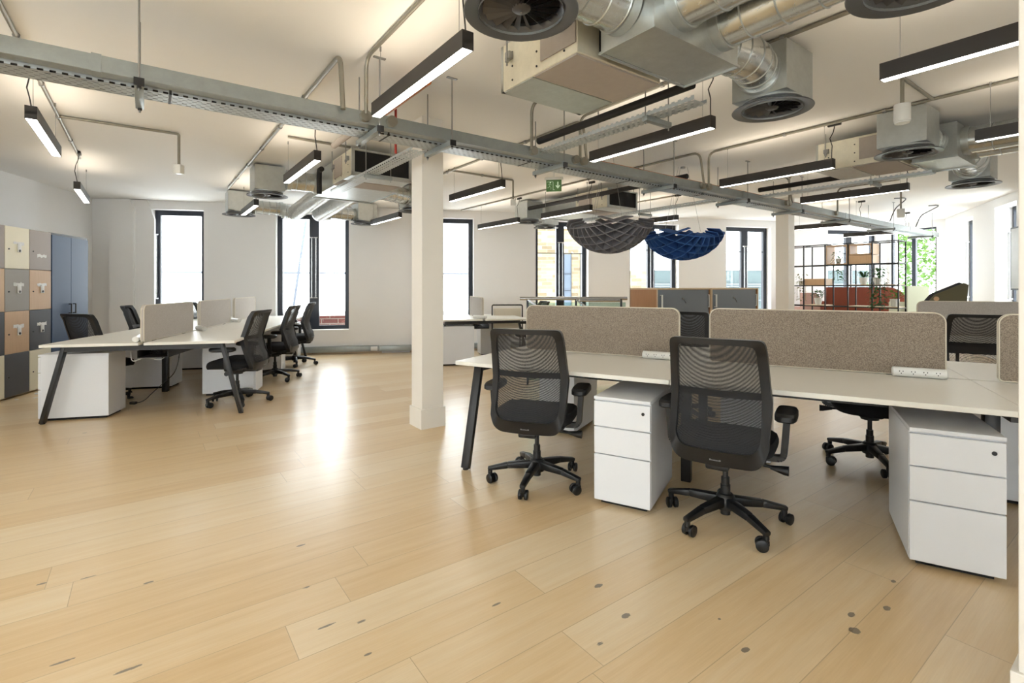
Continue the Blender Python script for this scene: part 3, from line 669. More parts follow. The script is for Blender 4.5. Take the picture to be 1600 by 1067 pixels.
# ------------------------------------------------------------------ office chair (built once, facing +Y)
def ser(a, p): c = math.cos(a), math.sin(a); return tuple(math.copysign(abs(k)**(2/p), k) for k in c)
def yprof(z):
    P = [(.36, -.245), (.42, -.275), (.50, -.268), (.60, -.225), (.68, -.205), (.78, -.225), (.90, -.268), (1.0, -.305)]
    for (a, ya), (b, yb) in zip(P[:-1], P[1:]):
        if z <= b: k = max(0, (z-a)/(b-a)); k = k*k*(3-2*k); return ya+(yb-ya)*k
    return P[-1][1]
def hwz(z): return .238-.05*max(0, (.52-z)/.14)**1.5*.9-.018*max(0, (z-.7)/.3)
def make_chair():
    t = thing('office_chair', '', 'office chair')
    base = obj('star_base', MB(), M_blackp, t) if False else None
    mb = MB(); mb.lathe([(.001, .075), (.045, .075), (.05, .10), (.048, .14), (.035, .155), (.001, .157)], seg=24)
    for k in range(5):
        a = 2*PI*k/5; c, s = math.cos(a), math.sin(a)
        mb.bar((c*.03, s*.03, .118), (c*.19, s*.19, .108), .05, .05, .008, w1=.040, h1=.038)
        mb.bar((c*.185, s*.185, .108), (c*.315, s*.315, .084), .040, .038, .008, w1=.034, h1=.024)
        mb.cyl((c*.30, s*.30, .055), (c*.30, s*.30, .092), .015, 12)
    base = obj('star_base', mb, M_blackp, t)
    for k in range(5):
        a = 2*PI*k/5; c, s = math.cos(a)*.30, math.sin(a)*.30; th = a*1.7+.6; dx, dy = math.cos(th), math.sin(th); m = MB()
        for sg_ in (-1, 1):
            p0 = Vector((c, s, .029)); ax = Vector((-dy, dx, 0)); off = Vector((dx, dy, 0))*.018
            m.tube([p0+off+ax*sg_*.009, p0+off+ax*sg_*.012, p0+off+ax*sg_*.026, p0+off+ax*sg_*.029], .029, 20, True, [.026, .029, .029, .024])
        m.cyl((c, s, .03), (c, s, .062), .012, 10); m.box(c-.012, c+.012, s-.012, s+.012, .028, .05)
        obj('castor', m, M_blackp, base)
    obj('gas_lift', MB().cyl((0, 0, .045), (0, 0, .20), .025, 18).cyl((0, 0, .2), (0, 0, .24), .021, 18).cyl((0, 0, .24), (0, 0, .345), .014, 16), M_blackm, t)
    mb = MB(); mb.box(-.075, .075, -.10, .09, .335, .40, .02, 3).box(-.055, .055, -.24, -.08, .345, .385, .012).cyl((0, 0, .315), (0, 0, .345), .055, 20)
    obj('tilt_mechanism', mb, M_blackp, t)
    for sx, y_, L_ in ((1, -.05, .30), (-1, .02, .22)):
        m = MB(); m.tube([(sx*.07, y_, .365), (sx*(L_-.06), y_-.01, .352)], .008, 8); m.tube([(sx*(L_-.08), y_-.01, .352), (sx*(L_-.02), y_-.012, .348), (sx*L_, y_-.012, .348)], .01, 12, True, [.010, .022, .024])
        obj('lever', m, M_blackp, t)
    # seat cushion
    mb = MB(); N = 40; lev = [(.86, .405), (.96, .412), (1.0, .435), (1.0, .455), (.97, .478), (.88, .49), (.6, .494), (.25, .493)]
    rings = []
    for s_, z_ in lev:
        ring = []
        for i in range(N):
            x, y = ser(2*PI*i/N, 3.6); yy = y*.235*s_+.02; xx = x*.245*s_
            zz = z_-.03*max(0, yy-.12)/.12 if yy > .12 else z_
            ring.append(mb.bm.verts.new((xx, yy, zz)))
        rings.append(ring)
    for a, b in zip(rings[:-1], rings[1:]):
        for i in range(N): mb.bm.faces.new((a[i], a[(i+1) % N], b[(i+1) % N], b[i]))
    mb.bm.faces.new(rings[0]); mb.bm.faces.new(rings[-1]); obj('seat', mb, M_seat, t)
    obj('seat_pan', MB().box(-.21, .21, -.19, .2, .392, .412, .01), M_blackp, t)
    # back frame + mesh
    z0, z1 = .375, 1.0; zc, zh = (z0+z1)/2, (z1-z0)/2; N = 72
    def P(x, z, off=0):
        return Vector((x, yprof(z)+.85*x*x+off, z))
    def loop(insx, zlo, zhi, p):
        c_, h_ = (zlo+zhi)/2, (zhi-zlo)/2; L_ = []
        for i in range(N):
            cx_, sz_ = ser(2*PI*i/N, p if math.sin(2*PI*i/N) > 0 else p*.72); z = c_+h_*sz_; L_.append((cx_*(hwz(z)-insx), z))
        return L_
    out = loop(0, z0, z1, 18); inn = loop(.042, z0+.078, z1-.03, 14)
    mb = MB(); V = [[mb.bm.verts.new(P(x, z, o_)) for x, z in L_] for L_, o_ in ((out, .030), (out, -.012), (inn, -.012), (inn, .018))]
    for a, b in ((0, 1), (1, 2), (2, 3), (3, 0)):
        for i in range(N): mb.bm.faces.new((V[a][i], V[a][(i+1) % N], V[b][(i+1) % N], V[b][i]))
    bf = obj('back_frame', mb, M_blackp, t)
    obj('maker_mark', logo_mesh(P), M_mark, bf)
    mb = MB(); prev = None; zmid = (z0+z1)/2+.015
    for s_ in (1.0, .85, .7, .5, .3, .12):
        ring = [mb.bm.verts.new(P(x*s_, zmid+(z-zmid)*s_, -.002)) for x, z in inn]
        if prev:
            for i in range(N): mb.bm.faces.new((prev[i], prev[(i+1) % N], ring[(i+1) % N], ring[i]))
        prev = ring
    mb.bm.faces.new(prev); obj('back_mesh', mb, M_mesh, t)
    mb = MB(); pr = None
    for k in range(13):
        x = -.20+.4*k/12; r4 = [mb.bm.verts.new(P(x, zz, oo)) for zz, oo in ((.700, .012), (.735, .012), (.735, .022), (.700, .022))]
        if pr:
            for i in range(4): mb.bm.faces.new((pr[i], pr[(i+1) % 4], r4[(i+1) % 4], r4[i]))
        else: mb.bm.faces.new(r4)
        pr = r4
    mb.bm.faces.new(pr); obj('lumbar_bar', mb, M_blackp, t)
    for s in (-1, 1):
        m = MB(); q = arc([(s*.06, -.02, .385), (s*.275, -.02, .392), (s*.29, -.02, .60)], .03); 
        for a, b in zip(q[:-1], q[1:]): m.bar(a, b, .03, .042, 0, up=(0, 1, 0))
        arm = obj('armrest', m, M_blackp, t)
        m = MB(); rings = []
        for sc2, zz in ((.82, .585), (1, .595), (1, .618), (.88, .63)):
            rings.append([m.bm.verts.new((s*.285+ser(2*PI*i/24, 4)[0]*.05*sc2, .015+ser(2*PI*i/24, 4)[1]*.125*sc2, zz)) for i in range(24)])
        for a, b in zip(rings[:-1], rings[1:]):
            for i in range(24): m.bm.faces.new((a[i], a[(i+1) % 24], b[(i+1) % 24], b[i]))
        m.bm.faces.new(rings[0]); m.bm.faces.new(rings[-1]); obj('arm_pad', m, M_blackp, arm)
    return t
M_mark = plain('grey_mark', c8(150, 152, 158), .5)
def logo_mesh(P):
    mb = MB(); x = .028
    for wd, hgt in ((.007, 1), (.004, .7), (.006, .7), (.005, .8), (.006, .7), (.004, .7), (.006, 1)):
        a, b = P(x, .408, -.0135), P(x-wd, .408+.008*hgt, -.0135)
        mb.quad((a.x, a.y, a.z), (b.x, a.y, a.z), (b.x, b.y, b.z), (a.x, b.y, b.z)); x -= wd+.0022
    return mb
GR = 'black mesh-backed office chairs'
ch = make_chair(); ch['label'] = 'black mesh office chair left of the near drawer pedestal, at the right bench'; ch['group'] = GR
def place(c, x, y, face, label, base=0, first=False, z=0):
    o = ch if first else dup(ch, (0, 0, 0), 0, label, GR)
    o.location = (x, y, z); o.rotation_euler = (0, 0, math.radians(face-90))
    for k in o.children:
        if k.name.startswith('star_base'): k.rotation_euler = (0, 0, math.radians(base-(face-90)))
    return o
place(None, .16, 3.20, 72, None, 35, True)
place(None, 1.135, 2.655, 57, 'largest black mesh office chair, between the two near white drawer pedestals', -5)
place(None, -2.96, 5.38, 184, 'nearest of the black office chairs on the open side of the left bench', 20)
place(None, -3.19, 6.72, 188, 'middle one of the black office chairs on the open side of the left bench', 40)
place(None, -3.47, 7.98, 192, 'farthest of the black office chairs on the open side of the left bench', 10)
place(None, -4.60, 5.60, 75, 'black office chair in front of the blue cupboard, behind the left bench', 0, z=-.04)
place(None, -4.90, 6.76, 25, 'black office chair mostly hidden behind the nearest left desk screen', 30)
place(None, -4.94, 8.12, 14, 'black office chair showing in the gap right of the nearest left screen', 15)
place(None, 2.53, 3.53, 242, 'black office chair tucked under the far side of the near right bench', 38)
place(None, 1.60, 4.78, 236, 'black office chair seen in the gap between the two large taupe screens', 0)
place(None, 4.36, 4.75, 60, 'black mesh office chair beyond the right gap between taupe screens', 0)
place(None, .33, 8.75, 196, 'dark office chair at the right side of the distant bench', 0)
# ------------------------------------------------------------------ benches
def bench(label, loc, rot, n, pitch, hd, sides=(1, -1), leg_in=.14):
    t = thing('bench_desk', label, 'desk', loc, rot); top = .73
    for k in range(n):
        for s in sides:
            y0, y1 = (.022, hd) if s > 0 else (-hd, -.022)
            obj('worktop', MB().box(k*pitch+.0015, (k+1)*pitch-.0015, y0, y1, top-.026, top, .002, 1), M_wedge, t, smooth=False)
    for k in range(n+1):
        x = k*pitch+(.11 if k == 0 else -.11 if k == n else 0)
        if k in (0, n):
            obj('end_beam', MB().bar((x, -hd+leg_in-.02, top-.053), (x, hd-leg_in+.02, top-.053), .05, .05), M_blackm, t, smooth=False)
            for s in (-1, 1):
                if s not in sides and False: continue
                m = MB(); m.bar((x, s*(hd-leg_in), top-.035), (x, s*(hd+.03), .008), .032, .062, .003, up=(1, 0, 0)); 
                obj('leg', m, M_blackm, t)
                obj('leg_foot', MB().cyl((x, s*(hd+.03), 0), (x, s*(hd+.03), .012), .02, 10), M_blackm, t)
        else:
            obj('cross_beam', MB().bar((x, -hd+.15, top-.053), (x, hd-.15, top-.053), .05, .05), M_blackm, t, smooth=False)
            for s in (-1, 1): obj('leg', MB().box(x-.03, x+.03, s*.34-.03, s*.34+.03, 0, top-.05, .003), M_blackm, t)
    for s in (-1, 1):
        obj('long_beam', MB().box(.11, n*pitch-.11, s*(hd-.28)-.02, s*(hd-.28)+.02, top-.075, top-.03), M_blackm, t, smooth=False)
    for k in range(n):
        obj('cable_basket', MB().box(k*pitch+.25, (k+1)*pitch-.25, -.13, .13, top-.175, top-.17).box(k*pitch+.25, (k+1)*pitch-.25, -.132, -.128, top-.175, top-.10).box(k*pitch+.25, (k+1)*pitch-.25, .128, .132, top-.175, top-.10), M_blackm, t, smooth=False)
    return t
TR = math.radians(-29.5); dR = Vector((math.cos(TR), math.sin(TR))); nR = Vector((-math.sin(TR), math.cos(TR)))
def R(s, n, z=0): p = dR*s+nR*n; return (p.x, p.y, z)
TL = math.radians(104.3); eL = Vector((math.cos(TL), math.sin(TL))); lL = Vector((math.sin(TL), -math.cos(TL)))
def Lf(l, e, z=0): p = lL*l+eL*e; return (p.x, p.y, z)
bench('long white-topped bench desk on black splayed legs at the right foreground', R(-2.07, 3.70), TR, 3, 1.463, .85)
bench('long white-topped bench desk on black splayed legs at left, by the lockers', Lf(-2.20, 5.35), TL, 3, 1.46, .79)
bench('second right bench desk standing behind the near one, at the right edge', R(1.05, 6.95), TR, 1, 1.55, .80)
bench('distant small white bench desk beyond the big column', Lf(1.544, 7.86), TL, 1, 1.46, .74)
def screen(label, loc, rot, L, mat, zt=1.09, group=None, z0=.735):
    t = thing('desk_screen', label, 'desk screen', (loc[0], loc[1], z0), rot, group); Hh = zt-z0; r = .055; th = .026
    def rr(x0, x1, z0_, z1_, r_):
        P_ = []
        for cx_, cz_, a0 in ((x1-r_, z1_-r_, 0), (x0+r_, z1_-r_, 90), (x0+r_*.4, z0_+r_*.4, 180), (x1-r_*.4, z0_+r_*.4, 270)):
            q = r_ if a0 < 180 else r_*.4
            for k in range(7): a = math.radians(a0+15*k); P_.append((cx_+q*math.cos(a), cz_+q*math.sin(a)))
        return P_
    obj('felt_panel', MB().prism(rr(0, L, 0, Hh, r), -th/2, th/2, 'y'), mat, t)
    for s in (-1, 1):
        q = [Vector((a, s*th/2, b)) for a, b in rr(0, L, 0, Hh, r)]; obj('piping', MB().tube(q+[q[0]], .0035, 6, False), M_pipe, t)
    for x in (L*.2, L*.8): obj('screen_bracket', MB().box(x-.02, x+.02, -.012, .012, -.06, .02), M_blackm, t, smooth=False)
    return t
SG = 'fabric desk screens'
screen('wide taupe felt desk screen at left on the near right bench', R(-1.945, 3.70), TR, 1.23, M_screen, 1.095, SG)
screen('widest taupe felt desk screen, in the middle of the near right bench', R(-.51, 3.70), TR, 1.26, M_screen, 1.100, SG)
screen('taupe felt desk screen cut by the near column at right edge', R(.974, 3.70), TR, 1.24, M_screen, 1.100, SG)
screen('nearest pale grey felt screen on the left bench', Lf(-2.20, 5.385), TL, 1.24, M_screenL, 1.075, SG)
screen('middle one of the pale felt screens on the left bench', Lf(-2.20, 6.85), TL, 1.24, M_screenL, 1.075, SG)
screen('farthest one of the pale felt screens on the left bench', Lf(-2.20, 8.31), TL, 1.24, M_screenL, 1.075, SG)
screen('long pale grey felt screen on the second right bench', R(1.17, 6.95), TR, 1.25, M_screenL, 1.095, SG)
screen('pale desk screen seen nearly end-on on the distant small bench', Lf(1.544, 7.98), TL, 1.2, M_screenL, 1.075, SG)
# power modules
def power(label, loc, rot):
    t = thing('power_module', label, 'power module', (loc[0], loc[1], .731), rot, 'white desk power modules'); 
    m = MB(); m.tube([(-.125, 0, .028), (-.12, 0, .028), (.12, 0, .028), (.125, 0, .028)], .028, 20, True, [.02, .028, .028, .02]); obj('body', m, M_pvc, t)
    m = MB()
    for k in range(4):
        x = -.085+.055*k; 
        for a, b in ((-.008, .006), (.008, .006), (0, -.006)):
            m.box(x+a-.002, x+a+.002, -.0292, -.026, .028+b-.003, .028+b+.003)
    obj('sockets', m, M_lock, t, smooth=False)
power('white power module beside the left taupe screen, behind the largest chair', R(-.835, 3.63), TR)
power('white power module at the right end of the widest taupe screen', R(.62, 3.63), TR)
power('white power module by the nearest pale screen on the left bench', Lf(-2.13, 6.70), TL+.6)
power('white power module by the middle pale screen on the left bench', Lf(-2.13, 8.16), TL+.6)
power('white power module on the locker side of the nearest left screen', Lf(-2.29, 5.50), TL+.3)
power('white power module on the distant small bench', Lf(1.50, 8.0), TL+.8)
# pedestals : local x width, local y depth (front at y=0, facing -y)
def make_ped():
    t = thing('drawer_pedestal', '', 'drawer pedestal'); W, D, Hh = .324, .56, .62
    obj('carcass', MB().box(-W/2, W/2, .02, D, .025, Hh-.018, .002, 1), M_white, t, smooth=False)
    obj('top', MB().box(-W/2, W/2, 0, D, Hh-.018, Hh, .002, 1), M_white, t, smooth=False)
    obj('plinth', MB().box(-W/2+.03, W/2-.03, .04, D-.03, 0, .025), M_dark, t, smooth=False)
    zz = .025
    for k, h_ in enumerate((.268, .155, .147)):
        d = obj('drawer', MB().box(-W/2+.001, W/2-.001, 0, .02, zz+.002, zz+h_-.003, .002, 1), M_white, t, smooth=False); zz += h_+.001
        if k == 2: obj('lock', MB().cyl((W/2-.04, -.003, zz-.05), (W/2-.04, 0, zz-.05), .009, 16), M_lock, d)
    return t
pd = make_ped(); PG = 'white three-drawer pedestals'
def ped(label, fx, fy, rot, first=False):
    o = pd if first else dup(pd, (0, 0, 0), 0, label, PG)
    o['label'] = label; o['group'] = PG; o.location = (fx, fy, 0); o.rotation_euler = (0, 0, rot); return o
p = R(-.847, 2.745); ped('white three-drawer pedestal between the two nearest chairs', p[0], p[1], TR, True)
p = R(.611, 2.83); ped('white three-drawer pedestal nearest the right picture edge, under the bench', p[0], p[1], TR)
p = R(2.06, 2.83); ped('white drawer pedestal farthest right under the near bench', p[0], p[1], TR)
p = R(-1.77, 4.46); ped('white pedestal behind the near left chair, under the bench far side', p[0], p[1], TR+PI)
p = R(-.305, 4.46); ped('white pedestal hidden behind the largest chair, under the bench far side', p[0], p[1], TR+PI)
p = R(1.17, 4.46); ped('white pedestal in shade right of the nearest right pedestal', p[0], p[1], TR+PI)
rl = TL+PI/2-PI/2
for i, e in enumerate((5.72, 7.18, 8.64)):
    p = Lf(-3.11, e); ped(('nearest', 'middle', 'farthest')[i]+' white pedestal on the locker side of the left bench', p[0], p[1], TL+PI)
for i, e in enumerate((6.56, 8.02, 9.48)):
    p = Lf(-1.46, e); ped(('nearest', 'middle', 'farthest')[i]+' white pedestal on the chair side of the left bench', p[0], p[1], TL)
p = Lf(.83, 8.06); ped('pale pedestal under the left half of the distant small bench', p[0], p[1], TL+PI)
p = Lf(2.25, 9.1); ped('white pedestal under the right half of the distant small bench', p[0], p[1], TL)
# loose cables under the benches
def cable(label, pts, r=.004, mat=M_cable, name='loose_cable', plug=None):
    p0 = Vector(pts[0]); t = thing(name, label, 'cable', p0); obj('lead', MB().tube([Vector(p)-p0 for p in arc(pts, .12, 5)], r, 8), mat, t)
    if plug: q = Vector(pts[-1])-p0; obj('plug', MB().box(q.x-.03, q.x+.03, q.y-.02, q.y+.02, q.z-.008, q.z+.02, .006), mat, t)
    return t
q0 = Lf(-2.1, 6.0, .60)
cable('black power lead hanging from the left bench with its plug on the floor', [q0, (q0[0]-.03, q0[1]-.02, .35), (-3.92, 5.45, .10), (-3.98, 5.40, .012), (-4.02, 5.30, .012)], plug=True)
cable('white lead looping under the near end of the left bench', [Lf(-2.45, 5.75, .60), Lf(-2.42, 5.70, .50), Lf(-2.30, 5.72, .56), Lf(-2.2, 5.75, .50), Lf(-2.12, 5.8, .58)], mat=M_pvc)
for i, (c, l) in enumerate(((Lf(-2.2, 6.1, .585), 'left bench'), (Lf(1.5, 8.6, .585), 'distant small bench'))):
    mb = MB(); 
    for k in range(9):
        pts = [(random.uniform(-.1, .1), -.35+.1*j+random.uniform(-.03, .03), random.uniform(-.01, .05)) for j in range(8)]; mb.tube(arc(pts, .05, 3), .006, 6)
    tag(obj('cable_bundle', mb, M_cable, None, c, TL-PI/2), 'tangled black cables lying in the tray under the '+l, 'cables')['kind'] = 'stuff'
# ------------------------------------------------------------------ lockers and cupboard
M_taupe = plain('taupe_laminate', c8(158, 148, 142), .5, var=.03); M_cream = plain('cream_laminate', c8(232, 226, 204), .5, var=.03)
M_char = plain('charcoal_laminate', c8(72, 73, 78), .5, var=.04); M_wgrey = plain('warm_grey_laminate', c8(150, 145, 138), .5, var=.03)
M_oakL = wood('oak_locker_front', c8(192, 158, 124), c8(214, 182, 148)); M_cab = plain('blue_grey_laminate', c8(44, 70, 104), .45, var=.04); M_tape = plain('crumpled_tape', c8(222, 222, 220), .5, var=.1, vs=60, bump=.5, bs=90)
def local_front(l, e): return Lf(l, e)
COL = {'t': M_taupe, 'o': M_oakL, 'c': M_char, 'w': M_cream, 'g': M_wgrey}
# local frame: x along e, y outwards to the room is -y  (rot TL) -> room side is local -y
for i, (e0, e1, cols, tape, lab) in enumerate(((5.88, 6.27, 'woct', '', 'tower of four lockers cut by the left picture edge'), (6.27, 6.665, 'tocw', 'a', 'locker tower with taupe top door, leftmost one in view'), (6.665, 7.06, 'wgoc', 'abc', 'locker tower with cream top door and charcoal bottom door'), (7.06, 7.45, 'tocw', 'abc', 'locker tower beside the blue cupboard, with oak second door'))):
    t = thing('locker_tower', lab, 'lockers', Lf(-4.05, e0), TL, 'mixed-colour locker towers'); W = e1-e0
    obj('carcass', MB().box(.001, W-.001, 0, .70, .03, 1.925, .002, 1), M_wgrey, t, smooth=False)
    obj('plinth', MB().box(.001, W-.001, .03, .68, 0, .03), M_lwood, t, smooth=False)
    for k in range(4):
        z1 = 1.925-k*.475; z0 = z1-.475
        d = obj('locker_door', MB().box(.003, W-.003, -.02, 0, z0+.003, z1-.002, .002, 1), COL[cols[k]], t, smooth=False)
        obj('lock', MB().cyl((.06, -.026, z0+.22), (.06, -.02, z0+.22), .008, 10), M_lock, d)
        if (k > 0 and k < 3 and tape) or (k == 0 and tape):
            ti = MB(); random.seed(i*9+k); n = 7
            zc_ = z0+(.30 if k else .17+.12*(i == 2)); P_ = [(.13+.17*j/n, zc_+.02+random.uniform(-.008, .008)) for j in range(n+1)]+[(.30-.17*j/n, zc_-.015+random.uniform(-.008, .008)) for j in range(n+1)]
            ti.prism(P_, -.0215, -.0203, 'y')
            obj('torn_tape', ti, M_tape, d, smooth=False)
            if k or i == 2: obj('key_bag', MB().box(.19, .25, -.028, -.0205, zc_-.10, zc_, .003), M_tape, d); obj('key', MB().cyl((.22, -.032, zc_-.08), (.22, -.028, zc_-.08), .014, 10), M_lock, d)
t = thing('cupboard', 'tall dark blue two-door cupboard at the end of the lockers', 'cupboard', Lf(-4.05, 7.455), TL)
obj('carcass', MB().box(0, .81, 0, .70, 0, 1.93, .002, 1), M_frame, t, smooth=False)
for k in (0, 1):
    d = obj('door', MB().box(.012+k*.394, .402+k*.394, -.02, 0, .04, 1.90, .002, 1), M_cab, t, smooth=False)
    x = .355 if k == 0 else .45
    obj('handle', MB().box(x-.006, x+.006, -.05, -.02, .90, .912).box(x-.006, x+.006, -.05, -.02, 1.018, 1.03).box(x-.006, x+.006, -.056, -.044, .90, 1.03), M_blackm, d, smooth=False)
mb = MB(); random.seed(3)
for k in range(9):
    a = Vector((random.uniform(-.12, .12), random.uniform(-.25, .25), .004)); b = a+Vector((random.uniform(-.06, .06), random.uniform(-.1, .1), random.uniform(0, .02))); mb.bar(a, b, .03, .004)
tag(obj('tape_scraps', mb, M_tape, None, Lf(-3.85, 6.95, 0), TL-PI/2), 'torn tape scraps lying on the floor before the lockers', 'litter')['kind'] = 'stuff'
# ------------------------------------------------------------------ low cabinets
M_gdoor = plain('slate_grey_door', c8(122, 128, 136), .5, var=.02)
CA = math.radians(30); c0 = (1.767, 6.1)
for i in range(2):
    o_ = Vector(c0)+Vector((math.cos(CA), math.sin(CA)))*(i*1.005)
    t = thing('low_cabinet', ('left', 'right')[i]+' one of two wood cabinets with grey sliding doors behind the taupe screens', 'cabinet', (o_.x, o_.y, 0), CA, 'wood cabinets with grey sliding doors')
    obj('carcass', MB().box(0, .018, 0, .457, 0, 1.215).box(.982, 1.0, 0, .457, 0, 1.215).box(.018, .982, .44, .457, .05, 1.215).box(.018, .982, .02, .44, .0, .06), M_walnut, t, smooth=False)
    obj('top', MB().box(0, 1.0, -.003, .457, 1.215, 1.235, .001, 1), M_lwood, t, smooth=False)
    for xa in (0, .982): obj('front_edge', MB().box(xa, xa+.018, -.003, 0, 0, 1.215), M_lwood, t, smooth=False)
    d = obj('sliding_door', MB().box(.022, .94, .004, .02, .06, 1.212), M_gdoor, t, smooth=False)
    obj('handle', MB().box(.06, .085, -.025, -.018, .98, 1.15).box(.06, .085, -.02, .004, .98, .99).box(.06, .085, -.02, .004, 1.14, 1.15), M_pvc, d, smooth=False)
    obj('lock', MB().cyl((.46, -.01, 1.10), (.46, .004, 1.10), .012, 12).bar((.46, -.015, 1.10), (.50, -.02, 1.04), .012, .004), M_wire, d)
    d = obj('sliding_door', MB().box(.05, .98, .024, .04, .06, 1.212), M_gdoor, t, smooth=False)
    obj('handle', MB().box(.958, .972, -.0, .006, .98, 1.15).box(.958, .972, .004, .024, .98, .99).box(.958, .972, .004, .024, 1.14, 1.15), M_pvc, d, smooth=False)
# ------------------------------------------------------------------ stair balustrade
t = thing('balustrade', 'steel-railed glass balustrade behind the left taupe screen', 'railing', (.10, 6.4, 0))
obj('handrail', MB().tube([(0, 0, 1.10), (1.38, .02, 1.10)], .022, 14), M_chrome, t)
obj('handrail', MB().tube([(.72, -.3, 1.085), (1.22, -.3, 1.085)], .02, 14), M_chrome, t)
obj('glass_panel', MB().bar((.1, .0, .55), (1.36, .02, .55), .012, 1.0), M_gglass, t, smooth=False)
for x in (.1, .72, 1.3): obj('post', MB().cyl((x, 0, 0), (x, 0, 1.08), .014, 10), M_frame, t)
for x in (.10, .72): obj('bracket_arm', MB().bar((x, 0, 1.085), (x+.12, 0, 1.0), .03, .02), M_chrome, t, smooth=False)
# ------------------------------------------------------------------ open shelving along -v
SA = GA-PI/2; s0 = Vector((5.88, 10.06)); sd = Vector((math.cos(SA), math.sin(SA)))
s0 = s0-sd*.392; B = .392; NBAY = 5; LV = [.07, .47, .87, 1.27, 1.67, 2.07]
t = thing('open_shelving', 'tall open grid shelving of thin black metal bars holding plants', 'shelving', (s0.x, s0.y, 0), SA)
Dp = .38
for i in range(NBAY+1):
    for y in (0, Dp): obj('post', MB().box(i*B-.01, i*B+.01, y-.01, y+.01, 0, 2.08), M_blackm, t, smooth=False)
for z in LV:
    for y in (0, Dp): obj('rail', MB().box(0, NBAY*B, y-.009, y+.009, z-.009, z+.009), M_blackm, t, smooth=False)
    for i in range(NBAY+1): obj('rung', MB().box(i*B-.009, i*B+.009, 0, Dp, z-.009, z+.009), M_blackm, t, smooth=False)
for (a, b, z) in ((1, 2, .87), (3, 5, .87), (3, 5, 1.27), (1, 2, .47), (4, 5, .47)): obj('shelf_board', MB().box(a*B+.01, b*B-.01, .01, Dp-.01, z+.009, z+.024), M_lwood, t, smooth=False)
def wbox(label, i, z, hgt, j=None, open_=False):
    j = j or i+1; q = thing('wooden_box', label, 'box', (s0+sd*(i*B)).to_3d(), SA); q.location.z = z+.009; x0, x1 = .012, (j-i)*B-.012; th = .018
    if open_: obj('box_shell', MB().box(x0, x1, .01, Dp-.01, 0, th).box(x0, x1, .01, Dp-.01, hgt-th, hgt).box(x0, x0+th, .01, Dp-.01, th, hgt-th).box(x1-th, x1, .01, Dp-.01, th, hgt-th), M_oak, q, smooth=False)
    else: obj('box_shell', MB().box(x0, x1, .01, .01+th, 0, hgt).box(x0, x1, Dp-.01-th, Dp-.01, 0, hgt).box(x0, x0+th, .01+th, Dp-.01-th, 0, hgt).box(x1-th, x1, .01+th, Dp-.01-th, 0, hgt).box(x0+th, x1-th, .01+th, Dp-.01-th, 0, th), M_oak, q, smooth=False)
wbox('open-fronted oak cube in the top row of the shelving', 2, 1.67, .37, open_=True)
wbox('low oak trough in the top row of the shelving', 3, 1.67, .16)
wbox('oak trough on the left of the shelving, third row down', 1, 1.27, .13)
wbox('tall oak panel box behind the top of the oak trough', 3, 1.84, .20, open_=True)
M_leaf = {}
def leafmat(n, c1):
    t = NT(n); v = t.coord(); f = t.noise(v, 25, 2); t.link(t.mix(f, tuple(x*.5 for x in c1), tuple(min(1, x*1.5) for x in c1)), t.b.inputs['Base Color']); t.b.inputs['Roughness'].default_value = .55
    tl = t.node('ShaderNodeBsdfTranslucent'); tl.inputs[0].default_value = (*c1, 1); mx = t.node('ShaderNodeMixShader'); mx.inputs[0].default_value = .45
    t.link(t.b.outputs[0], mx.inputs[1]); t.link(tl.outputs[0], mx.inputs[2]); t.link(mx.outputs[0], t.out.inputs[0]); return t.m
ML1 = leafmat('dark_leaf', c8(62, 100, 56)); ML2 = leafmat('bright_leaf', c8(98, 140, 60)); ML3 = leafmat('olive_leaf', c8(120, 124, 78))
def leaf(mb, p, d, L_, W_):
    d = d.normalized(); s = d.cross(Vector((0, 0, 1)));
    if s.length < .1: s = Vector((1, 0, 0))
    s.normalize(); m = p+d*L_*.5-Vector((0, 0, .1*L_)); mb.quad(p, m+s*W_/2, p+d*L_-Vector((0, 0, .25*L_)), m-s*W_/2)
def plant(label, x, z, y, kind, mat=ML1, sc_=1.0, n=60):
    q = (s0+sd*x+Vector((-sd.y, sd.x))*y).to_3d(); q.z = z; t = thing('potted_plant', label, 'plant', q, SA); ph = .10*sc_
    obj('pot', MB().lathe([(.035*sc_, 0), (.05*sc_, ph*.6), (.055*sc_, ph), (.048*sc_, ph), (.045*sc_, ph*.85), (.001, ph*.85)], seg=20), M_pvc, t)
    mb = MB(); st = MB()
    for k in range(n):
        a = random.uniform(0, 2*PI)
        if kind == 'bush':
            rr = random.uniform(0, .09)*sc_; p = Vector((rr*math.cos(a), rr*math.sin(a), ph+random.uniform(0, .11)*sc_)); leaf(mb, p, Vector((math.cos(a), math.sin(a), random.uniform(.1, 1.2))), .05*sc_, .03*sc_)
        elif kind == 'fern':
            for j in range(3): leaf(mb, Vector((.02*j*math.cos(a), .02*j*math.sin(a), ph+.03*j)), Vector((math.cos(a), math.sin(a), random.uniform(.3, 1.5))), .09*sc_, .018*sc_)
        else:
            h = random.uniform(-1, .35)*.45*sc_; rr = (.05+.06*math.sin(k*2.3)**2)*sc_; p = Vector((rr*math.cos(a), rr*math.sin(a), ph+h)); leaf(mb, p, Vector((math.cos(a), math.sin(a), random.uniform(-.8, .4))), .055*sc_, .038*sc_)
    if kind == 'trail':
        for k in range(9):
            a = 2*PI*k/9; st.tube([(.03*math.cos(a), .03*math.sin(a), ph), (.09*sc_*math.cos(a), .09*sc_*math.sin(a), ph-.02), (.09*sc_*math.cos(a), .09*sc_*math.sin(a), ph-.42*sc_)], .002, 4)
        obj('stems', st, mat, t)
    else: st.bm.free()
    obj('leaves', mb, mat, t, smooth=False, fix=False)
plant('trailing green plant hanging from the open oak cube', 2.45*B, 1.70, .15, 'trail', ML1, 1.0, 110)
